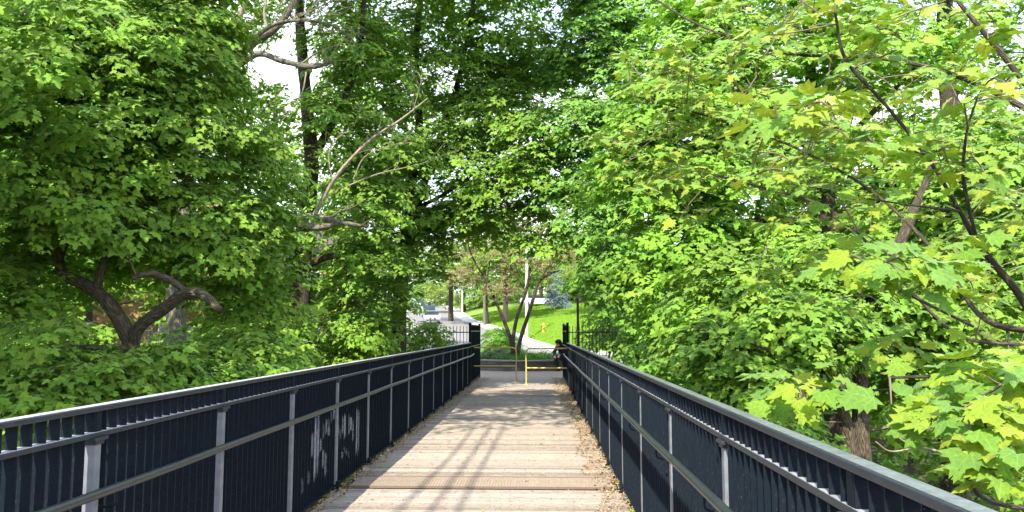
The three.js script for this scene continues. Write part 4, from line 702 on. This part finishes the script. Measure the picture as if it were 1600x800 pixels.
// ---------------------------------------------------------------- person in black sitting bent forward on the planter wall
{
  const t = thing('person', 'person in black hooded clothes sitting bent forward on the stone planter wall', 'person', null, [1.05, 0.42, -31.55]); t.scale.setScalar(1.12);
  const capsule = (p, a, b, ra, rb) => { const ab = b.clone().sub(a), k = clamp(p.clone().sub(a).dot(ab) / ab.lengthSq()); return p.distanceTo(a.clone().addScaledVector(ab, k)) - lerp(ra, rb, k); };
  const smin = (a, b, k) => { const h = clamp(0.5 + 0.5 * (b - a) / k); return lerp(b, a, h) - k * h * (1 - h); };
  const mesh = (bones, centre, half, res, k) => {
    const mc = new MarchingCubes(res, new THREE.MeshStandardMaterial(), false, false, 60000); mc.isolation = 0; const p = V(0, 0, 0), hs = res / 2;
    for (let z = 0; z < res; z++) for (let y = 0; y < res; y++) for (let x = 0; x < res; x++) { p.set((x - hs) / hs, (y - hs) / hs, (z - hs) / hs).multiplyScalar(half).add(centre); let d = 1e3; for (const [a, b, ra, rb] of bones) d = smin(d, capsule(p, a, b, ra, rb), k); mc.field[x + y * res + z * res * res] = -d; }
    mc.update(); const n = mc.count ?? mc.geometry.drawRange.count, pos = new Float32Array(n * 3); for (let i = 0; i < n; i++) for (let j = 0; j < 3; j++) pos[3 * i + j] = mc.positionArray[3 * i + j] * half + centre.getComponent(j);
    const g = new THREE.BufferGeometry(); g.setAttribute('position', new THREE.BufferAttribute(pos, 3)); g.setAttribute('normal', new THREE.BufferAttribute(Float32Array.from(mc.normalArray.slice(0, n * 3)), 3)); return g;
  };
  const B = (a, b, ra, rb) => [V(...a), V(...b), ra, rb];
  // hips on the wall, knees toward the walk and left, trunk folded forward
  const cloth = [B([0, 0.14, 0], [-0.06, 0.34, 0.06], 0.16, 0.17), B([-0.06, 0.34, 0.06], [-0.16, 0.5, 0.16], 0.17, 0.15), B([-0.16, 0.5, 0.16], [-0.2, 0.56, 0.22], 0.13, 0.07),
    B([0.05, 0.1, 0.05], [-0.1, 0.12, 0.48], 0.1, 0.075), B([-0.1, 0.12, 0.48], [-0.02, -0.3, 0.5], 0.07, 0.05), B([-0.12, 0.1, 0.02], [-0.36, 0.12, 0.36], 0.1, 0.075), B([-0.36, 0.12, 0.36], [-0.24, -0.3, 0.4], 0.07, 0.05),
    B([-0.02, 0.5, 0.2], [0.06, 0.28, 0.36], 0.07, 0.055), B([0.06, 0.28, 0.36], [-0.18, 0.2, 0.52], 0.052, 0.04), B([-0.28, 0.48, 0.1], [-0.4, 0.28, 0.26], 0.07, 0.055), B([-0.4, 0.28, 0.26], [-0.36, 0.18, 0.46], 0.052, 0.04)];
  const black = std([0.012, 0.012, 0.014], 0.9), skin = std([0.5, 0.27, 0.2], 0.6);
  part('body', mesh(cloth, V(-0.15, 0.15, 0.25), 0.75, 84, 0.05), black, t);
  const head = [B([-0.22, 0.6, 0.24], [-0.26, 0.62, 0.3], 0.085, 0.08), B([-0.25, 0.55, 0.3], [-0.28, 0.53, 0.34], 0.06, 0.045), B([-0.29, 0.585, 0.375], [-0.3, 0.57, 0.385], 0.016, 0.014), B([-0.17, 0.58, 0.3], [-0.175, 0.56, 0.3], 0.02, 0.014)];
  part('head', mesh(head, V(-0.24, 0.59, 0.28), 0.2, 56, 0.02), skin, t);
  part('hood', mesh([B([-0.17, 0.52, 0.17], [-0.23, 0.64, 0.26], 0.115, 0.115), B([-0.23, 0.64, 0.26], [-0.28, 0.66, 0.33], 0.105, 0.08)], V(-0.21, 0.6, 0.22), 0.26, 48, 0.03), black, t);
  for (const [w, dir] of [[V(-0.2, 0.19, 0.54), V(-0.55, -0.5, 0.65)], [V(-0.36, 0.165, 0.5), V(-0.1, -0.6, 0.8)]]) {
    const d = dir.clone().normalize(), s = d.clone().cross(V(0, 1, 0)).normalize(), u = s.clone().cross(d), q = (f, l, up) => w.clone().addScaledVector(d, f).addScaledVector(s, l).addScaledVector(u, up), hb = [[q(0, 0, 0), q(0.055, 0, 0), 0.026, 0.03]];
    [[-0.03, 0.062], [-0.01, 0.072], [0.01, 0.068], [0.03, 0.054]].forEach(([l, len]) => { hb.push([q(0.06, l, 0), q(0.06 + len * 0.55, l, -0.012), 0.0098, 0.009], [q(0.06 + len * 0.55, l, -0.012), q(0.06 + len * 0.8, l, -0.04), 0.009, 0.008]); });
    hb.push([q(0.02, 0.03, 0), q(0.05, 0.058, -0.012), 0.012, 0.01], [q(0.05, 0.058, -0.012), q(0.085, 0.055, -0.03), 0.01, 0.008]);
    part('hand', mesh(hb, q(0.06, 0, -0.01), 0.12, 48, 0.008), skin, t);
  }
  for (const [a, b] of [[[-0.02, -0.345, 0.49], [-0.06, -0.36, 0.66]], [[-0.24, -0.345, 0.39], [-0.3, -0.36, 0.56]]]) {
    const s = part('shoe', mesh([B(a, b, 0.055, 0.042)], V((a[0] + b[0]) / 2, -0.35, (a[2] + b[2]) / 2), 0.18, 32, 0.01), black, t); const L = Math.hypot(b[0] - a[0], b[2] - a[2]);
    const sole = box(0.085, 0.025, 0.27, 0, 0, 0, 0.01); sole.rotateY(Math.atan2(b[0] - a[0], b[2] - a[2])); sole.translate((a[0] + b[0]) / 2, -0.386, (a[2] + b[2]) / 2); part('sole', sole, std([0.6, 0.58, 0.55], 0.8), s);
  }
}

// ---------------------------------------------------------------- street furniture
const onGround = (px, d) => { const p = spot(px, 500, d); return [p.x, groundY(p.x, -d), -d]; };
{
  const [x, y, z] = onGround(849, 68), t = thing('fire_hydrant', 'yellow fire hydrant standing on the mown lawn slope', 'hydrant', null, [x, y, z]), Y = std([0.72, 0.42, 0.04], 0.5, { map: stoneMap });
  const L = (p) => new THREE.LatheGeometry(p.map(([a, b]) => new THREE.Vector2(a, b)), 18);
  part('barrel', L([[0, 0], [0.17, 0], [0.17, 0.05], [0.125, 0.06], [0.115, 0.1], [0.115, 0.6], [0.15, 0.61], [0.15, 0.65], [0, 0.65]]), Y, t);
  part('bonnet', L([[0.145, 0.65], [0.14, 0.7], [0.1, 0.78], [0.04, 0.82], [0.035, 0.88], [0, 0.88]]), Y, t);
  for (const s of [-1, 1]) part('side_nozzle', new THREE.CylinderGeometry(0.055, 0.06, 0.12, 14).rotateZ(Math.PI / 2).translate(s * 0.16, 0.5, 0), s < 0 ? MAT.iron : Y, t);
  part('pump_nozzle', new THREE.CylinderGeometry(0.075, 0.08, 0.12, 14).rotateX(Math.PI / 2).translate(0, 0.45, 0.16), Y, t);
}
function pole(px, d, h, r, mat, label) {
  const [x, y, z] = onGround(px, d), t = thing('utility_pole', label, 'utility pole', null, [x, y, z]);
  part('shaft', tube([[0, -0.2, 0, r], [0, h * 0.5, 0, r * 0.85], [0, h, 0, r * 0.68]], 16, 3), mat, t); part('collar', new THREE.CylinderGeometry(r * 1.25, r * 1.35, 0.12, 16).translate(0, 0.08, 0), mat, t);
  part('cross_arm', box(2, 0.1, 0.1, 0, h - 0.6, 0, 0.01), MAT.bark, t);
}
const concrete = std([0.62, 0.6, 0.58], 0.85, { map: stoneMap });
pole(823, 64.5, 12, 0.14, concrete, 'pale concrete utility pole on the sidewalk behind the planter tree');
pole(757, 86, 10, 0.16, MAT.barkGrey, 'grey wooden utility pole at the edge of the climbing street');
pole(722, 118, 4.6, 0.16, concrete, 'short white post at the kerb farther up the street');
{
  const t = thing('lamp_post', 'slim black lamp post behind the end of the right railing', 'lamp post', null, [1.42, 0, -28.2]);
  part('base', new THREE.CylinderGeometry(0.09, 0.11, 0.5, 14).translate(0, 0.25, 0), MAT.iron, t); part('shaft', new THREE.CylinderGeometry(0.04, 0.05, 6.4, 12).translate(0, 3.4, 0), MAT.iron, t); part('collar', new THREE.CylinderGeometry(0.06, 0.06, 0.06, 12).translate(0, 1.58, 0), MAT.post, t);
  const h = part('lantern', new THREE.CylinderGeometry(0.2, 0.13, 0.4, 8).translate(0, 6.8, 0), MAT.iron, t); part('cap', new THREE.ConeGeometry(0.26, 0.2, 8).translate(0, 7.1, 0), MAT.iron, h);
}
{
  const p = spot(804, 530, 46), t = thing('mail_box', 'small black box on a post by the road between the planter tree stems', 'box', null, [p.x, groundY(p.x, p.z), p.z]), H = p.y - groundY(p.x, p.z);
  part('body', box(0.44, 0.24, 0.3, 0, H, 0, 0.03), MAT.iron, t); part('lid', box(0.3, 0.05, 0.3, 0, H + 0.14, 0, 0.02), MAT.iron, t); part('post', box(0.07, H, 0.07, 0, H / 2 - 0.1, 0), MAT.iron, t); part('plate', box(0.09, 0.05, 0.01, 0.02, H + 0.02, 0.153), concrete, t);
}

// ---------------------------------------------------------------- cars
function car(px, d, paint, suv, label, turn, lift) {
  const p = spot(px, 500, d), y = lift ?? climb(d) + 0.012, t = thing('parked_car', label, 'car', 'cars parked along the street', [p.x, y, -d], turn), H = suv ? 1.7 : 1.45, W = 1.78;
  const side = (pts, w, y0 = 0) => { const s = new THREE.Shape(); pts.forEach(([x, yy], i) => (i ? s.lineTo(x, yy) : s.moveTo(x, yy))); const g = new THREE.ExtrudeGeometry(s, { depth: w - 0.12, bevelEnabled: true, bevelSize: 0.06, bevelThickness: 0.06, bevelSegments: 3 }); g.translate(0, 0, -(w - 0.12) / 2); g.rotateY(-Math.PI / 2); return g; };  // local +z is the nose
  const P = new THREE.MeshPhysicalMaterial({ color: new THREE.Color().setRGB(...paint), roughness: 0.35, metalness: 0.2, clearcoat: 1, clearcoatRoughness: 0.05 }), glass = new THREE.MeshPhysicalMaterial({ color: new THREE.Color().setRGB(0.03, 0.04, 0.045), roughness: 0.05 }), black = std([0.015, 0.015, 0.016], 0.7);
  part('body', side([[-2.2, 0.3], [2.2, 0.3], [2.26, 0.55], [2.15, 0.78], [1.1, 0.93], [-2.1, 0.98], [-2.24, 0.7]], W), P, t);
  const roof = part('cabin', side(suv ? [[-2.05, 0.95], [1.15, 0.9], [0.4, H - 0.06], [-1.8, H - 0.06]] : [[-1.75, 0.95], [1.15, 0.9], [0.3, H - 0.06], [-1.0, H - 0.06]], W - 0.16), glass, t);
  part('roof', box(W - 0.34, 0.06, suv ? 2.1 : 1.3, 0, H - 0.02, suv ? -0.7 : -0.36, 0.025), P, roof);
  for (const s of [-1, 1]) { part('headlight', box(0.36, 0.14, 0.1, s * 0.64, 0.7, 2.2, 0.03), std([0.7, 0.72, 0.75], 0.15), t); part('mirror', box(0.16, 0.12, 0.1, s * 0.97, 1.0, 0.75, 0.03), P, t); part('tail_light', box(0.3, 0.16, 0.08, s * 0.7, 0.8, -2.22, 0.02), std([0.4, 0.02, 0.02], 0.2), t); }
  part('grille', box(0.8, 0.16, 0.06, 0, 0.55, 2.3, 0.02), black, t); part('bumper', box(W - 0.1, 0.16, 0.14, 0, 0.38, 2.26, 0.05), black, t); part('licence_plate', box(0.32, 0.12, 0.02, 0, 0.5, 2.345), concrete, t);
  const wh = new THREE.CylinderGeometry(0.33, 0.33, 0.22, 20).rotateZ(Math.PI / 2), rim = new THREE.CylinderGeometry(0.2, 0.2, 0.23, 14).rotateZ(Math.PI / 2);
  for (const s of [-1, 1]) for (const z of [1.4, -1.35]) { const w = part('wheel', wh, black, t); w.position.set(s * 0.8, 0.33, z); part('rim', rim, std([0.45, 0.45, 0.47], 0.3, { metalness: 0.8 }), w); }
}
car(674, 91, [0.72, 0.74, 0.76], false, 'white car, nearest of the row parked on the left of the street', 0.2);
car(670, 106, [0.16, 0.2, 0.21], true, 'dark grey utility car parked behind the white car', 0.2);
car(665, 124, [0.6, 0.63, 0.64], true, 'pale silver car third in the parked row', 0.18);
car(653, 152, [0.36, 0.42, 0.5], false, 'blue grey car parked farther up the street on its own', 0.16);
car(656, 166, [0.03, 0.03, 0.035], true, 'black car at the far end of the parked row', 0.16);
car(839, 104, [0.62, 0.66, 0.74], false, 'white and blue car on top of the lawn behind the pole', Math.PI / 2, groundY(spot(839, 500, 104).x, -104));

// ---------------------------------------------------------------- buildings half hidden on the left
function house(name, x, z, w, d, h, turn, wallMat, rows, cols, label, roofMat, roofH) {
  const y = groundY(x, z) - 0.3, t = thing(name, label, 'building', null, [x, y, z], turn);
  part('wall', boxUV(box(w, h, d, 0, h / 2, 0), 0.5), wallMat, t);
  if (roofH) { const s = new THREE.Shape(); s.moveTo(-w / 2 - 0.5, 0); s.lineTo(w / 2 + 0.5, 0); s.lineTo(0, roofH); const g = new THREE.ExtrudeGeometry(s, { depth: d + 1, bevelEnabled: false }); g.translate(0, h + 0.002, -d / 2 - 0.5); part('roof', g, roofMat, t); } else part('roof', box(w + 0.5, 0.35, d + 0.5, 0, h + 0.178, 0, 0.02), roofMat, t);
  const white = std([0.75, 0.74, 0.72], 0.5), pane = std([0.05, 0.06, 0.07], 0.08);
  for (let i = 0; i < cols; i++) for (let j = 0; j < rows; j++) { const wx = (i + 0.5) / cols * w - w / 2, wy = 1.6 + j * 2.9; const f = part('window', box(1.5, 1.5, 0.12, wx, wy, d / 2 + 0.05, 0.02), white, t); part('pane', box(0.62, 1.3, 0.02, wx - 0.35, wy, d / 2 + 0.112), pane, f); part('pane', box(0.62, 1.3, 0.02, wx + 0.35, wy, d / 2 + 0.112), pane, f); part('sill', box(1.7, 0.08, 0.2, wx, wy - 0.8, d / 2 + 0.09, 0.01), concrete, f); }
}
house('brick_building', -24, -38, 17, 10, 8.4, 0.25, std([0.5, 0.46, 0.38], 0.9, { map: brickMap }), 3, 4, 'yellow brick building glimpsed behind the forked maple', std([0.12, 0.11, 0.1], 0.9), 0);
house('brick_house', -17.5, -58, 8, 8, 6, 0.3, std([0.55, 0.48, 0.46], 0.9, { map: brickMap }), 2, 3, 'pinkish brick house with white windows behind the dark maple', std([0.14, 0.12, 0.11], 0.9), 2.6);
house('brick_house', 13, -128, 12, 8, 5, -0.1, std([0.45, 0.36, 0.28], 0.9, { map: brickMap }), 1, 4, 'low house on the hill behind the lawn trees', std([0.14, 0.12, 0.11], 0.9), 2.4);

// ---------------------------------------------------------------- trees along the street and on the lawn
function farTree(px, d, crownPy, w, h, mat, label, seed, o = {}) {
  const c = spot(px, crownPy, d), g = groundY(c.x, -d), t = thing('street_tree', label, 'tree', 'trees along the street beyond the bridge'), r = rng(seed), lobes = [];
  for (let i = 0; i < 7; i++) { const a = r() * 6.28, q = 0.5 * r() + 0.15; lobes.push([V(c.x + Math.cos(a) * w * q, c.y + (r() - 0.5) * h * 0.75, c.z + Math.sin(a) * w * q), [w * 0.34, h * 0.26, w * 0.34], o.n || 16]); }
  grow(t, { seed, bark: o.bark || MAT.bark, leafMat: mat, kind: o.kind || 'lobed', leaf: 0.2, count: 9, per: o.per || 12, sprayRadius: w * 0.14, warm: 0.3, mix: o.mix, limbs: [[[c.x + (o.lean || 0), g - 0.3, c.z, w * 0.045], [c.x + (o.lean || 0) * 0.5, (g + c.y - h * 0.4) / 2, c.z, w * 0.036], [c.x, c.y - h * 0.2, c.z, w * 0.028], [c.x, c.y + h * 0.25, c.z, w * 0.012]]], lobes });
}
farTree(430, 44, 190, 7, 8, MAPLE, 'tall maple behind the leaning grey trunk, filling the sky gap', 451, { n: 15, per: 10 });
farTree(560, 46, 200, 8, 8, MAPLE, 'maple behind the long dead bough', 453, { n: 15, per: 10 });
farTree(705, 96, 395, 8, 7, GREEN.olive, 'yellow green street tree left of the planter tree', 401, {});
farTree(757, 88, 400, 7, 7, GREEN.olive, 'street tree with dark trunk by the grey utility pole', 402, { bark: MAT.bark, lean: 0.3 });
farTree(790, 84, 395, 7, 6.5, GREEN.mid, 'broad trunked lawn tree shading the slope', 403, { bark: MAT.bark });
farTree(845, 112, 415, 9, 8, GREEN.far, 'round green tree on top of the lawn', 404, { n: 18 });
farTree(905, 100, 400, 9, 9, GREEN.olive, 'reddish green tree at the top right of the lawn', 405, { mix: [0.35, 1.25, 0.65, 0.95] });
farTree(940, 80, 380, 8, 9, GREEN.mid, 'green tree beside the lawn behind the lamp post', 406);
farTree(660, 190, 430, 12, 11, GREEN.far, 'tree closing the far end of the street', 407, { n: 20 });
farTree(700, 170, 420, 11, 10, GREEN.olive, 'pale yellow green tree at the right far end of the street', 408, { n: 20 });
farTree(610, 150, 400, 11, 11, GREEN.mid, 'tree on the left side of the street behind the parked cars', 409, { n: 20 });
farTree(560, 110, 400, 10, 11, GREEN.mid, 'tree behind the twin stemmed maple on the street side', 410, { n: 20 });
farTree(480, 80, 390, 9, 10, GREEN.deep, 'tree in front of the pinkish house', 411, { n: 18 });
farTree(760, 140, 400, 13, 13, GREEN.far, 'large tree on the hill behind the street trees', 412, { n: 24 });
farTree(830, 150, 390, 14, 13, GREEN.mid, 'wide dark tree on the hill left of the lawn crest', 413, { n: 24 });
farTree(900, 140, 380, 14, 14, GREEN.far, 'tall tree on the hill above the lawn crest', 414, { n: 24 });
farTree(725, 125, 448, 9, 6, GREEN.olive, 'low spreading tree right of the street, behind the grey pole', 441, { n: 26 });
farTree(795, 122, 450, 10, 6, GREEN.far, 'low leafy tree at the back of the lawn behind the pale pole', 442, { n: 26 });
farTree(870, 118, 448, 9, 6, GREEN.olive, 'low reddish tree on the lawn crest behind the spruce', 443, { n: 24, mix: [0.3, 1.25, 0.65, 0.95] });
farTree(930, 110, 450, 9, 6, GREEN.deep, 'low dark tree on the lawn crest behind the lamp post', 444, { n: 24 });
farTree(680, 215, 452, 13, 8, GREEN.mid, 'low dark tree at the very end of the street', 445, { n: 24 });
farTree(620, 175, 455, 12, 9, GREEN.mid, 'low tree behind the black car', 446, { n: 24 });
farTree(990, 120, 380, 14, 14, GREEN.deep, 'wide tree on the hill at the right of the lawn', 415, { n: 22 });
farTree(1110, 90, 380, 13, 14, GREEN.deep, 'broad tree beyond the ravine on the right', 416, { n: 22 });
farTree(1270, 75, 360, 13, 14, GREEN.deep, 'broad dark tree far behind the right bank maple', 417, { n: 22 });
farTree(1430, 60, 350, 12, 13, GREEN.deep, 'dark tree far behind the right edge sprays', 418, { n: 22 });
farTree(1580, 50, 350, 11, 12, GREEN.deep, 'dark tree beyond the ravine at far right', 419, { n: 22 });
farTree(330, 75, 380, 11, 12, GREEN.deep, 'dark tree behind the yellow brick building', 420, { n: 20 });
farTree(150, 34, 330, 7, 9, GREEN.deep, 'shaded tree in front of the yellow brick building', 421, { n: 22 });
farTree(20, 30, 350, 8, 9, GREEN.deep, 'shaded tree at the far left behind the other trunks', 422, { n: 22 });
{ // blue spruce on the lawn
  const [x, , z] = onGround(872, 92), y = groundY(x, z), t = thing('blue_spruce', 'small blue grey spruce near the top of the lawn', 'tree'), lobes = [];
  for (let k = 0; k < 9; k++) { const f = k / 8, R = lerp(1.7, 0.2, f); lobes.push([V(x, y + 0.5 + f * 4.3, z), [R, 0.18, R], Math.round(lerp(22, 4, f))]); }
  grow(t, { seed: 430, bark: MAT.bark, leafMat: leafMat([0.14, 0.2, 0.19], 0.1), kind: 'lance', leaf: 0.2, count: 12, per: 6, sprayRadius: 0.4, warm: 0.05, limbs: [[[x, y - 0.2, z, 0.12], [x, y + 2.5, z, 0.08], [x, y + 5, z, 0.02]]], lobes });
}
// ---------------------------------------------------------------- low growth on the ravine floor
{
  const r = rng(501), set = sprigSet('maple', 0.12, 8), N = 9000, o = new THREE.Object3D(), im = new THREE.InstancedMesh(set[1], GREEN.mid, N);
  for (let i = 0; i < N; i++) { const left = i % 2, x = left ? XL - 0.8 - 16 * Math.pow(r(), 1.2) : XR + 0.8 + 13 * Math.pow(r(), 1.2), z = -3 - 24 * r(), y = groundY(x, z); o.position.set(x, y + 0.1 + 0.7 * r() * r(), z); o.rotation.set((r() - 0.5) * 0.7, r() * 6.3, (r() - 0.5) * 0.7); const s = 0.9 + 0.8 * r(); o.scale.set(s, s, s); o.updateMatrix(); im.setMatrixAt(i, o.matrix); const b = 0.6 + 0.6 * r(); im.setColorAt(i, new THREE.Color().setRGB(b, b, b)); }
  im.name = 'undergrowth'; im.castShadow = im.receiveShadow = true; im.userData = { kind: 'stuff', label: 'leafy undergrowth covering the ravine floor below the bridge', category: 'undergrowth' }; scene.add(im);
}
// grass on the lawn
{
  const r = rng(502), N = 60000, blade = new THREE.BufferGeometry(); const P = []; for (let k = 0; k < 5; k++) { const a = r() * 6.28, x = (r() - 0.5) * 0.16, z = (r() - 0.5) * 0.16, h = 0.05 + 0.04 * r(), w = 0.02; P.push(x - Math.cos(a) * w, 0, z - Math.sin(a) * w, x + Math.cos(a) * w, 0, z + Math.sin(a) * w, x + (r() - 0.5) * 0.06, h, z + (r() - 0.5) * 0.06); }
  blade.setAttribute('position', new THREE.Float32BufferAttribute(P, 3)); blade.computeVertexNormals();
  const im = new THREE.InstancedMesh(blade, leafMat([0.21, 0.38, 0.03], 0.35), N), o = new THREE.Object3D();
  for (let i = 0; i < N; i++) { const D = 52 + 55 * r(), e = lawnEdge(D), x = e + 0.15 + 14 * r(), y = groundY(x, -D); o.position.set(x, y - 0.01, -D); o.rotation.set(0, r() * 6.3, 0); const s = 0.8 + 0.8 * r(); o.scale.set(s * 1.4, s, s * 1.4); o.updateMatrix(); im.setMatrixAt(i, o.matrix); const b = 0.8 + 0.4 * r(); im.setColorAt(i, new THREE.Color().setRGB(b * 1.05, b, b)); }
  im.name = 'lawn_grass'; im.castShadow = im.receiveShadow = true; im.userData = { kind: 'stuff', label: 'short sunlit grass on the lawn slope', category: 'grass' }; scene.add(im);
}
scene.traverse((o) => { if (o.isMesh) o.castShadow = o.receiveShadow = true; });
renderer.render(scene, camera);
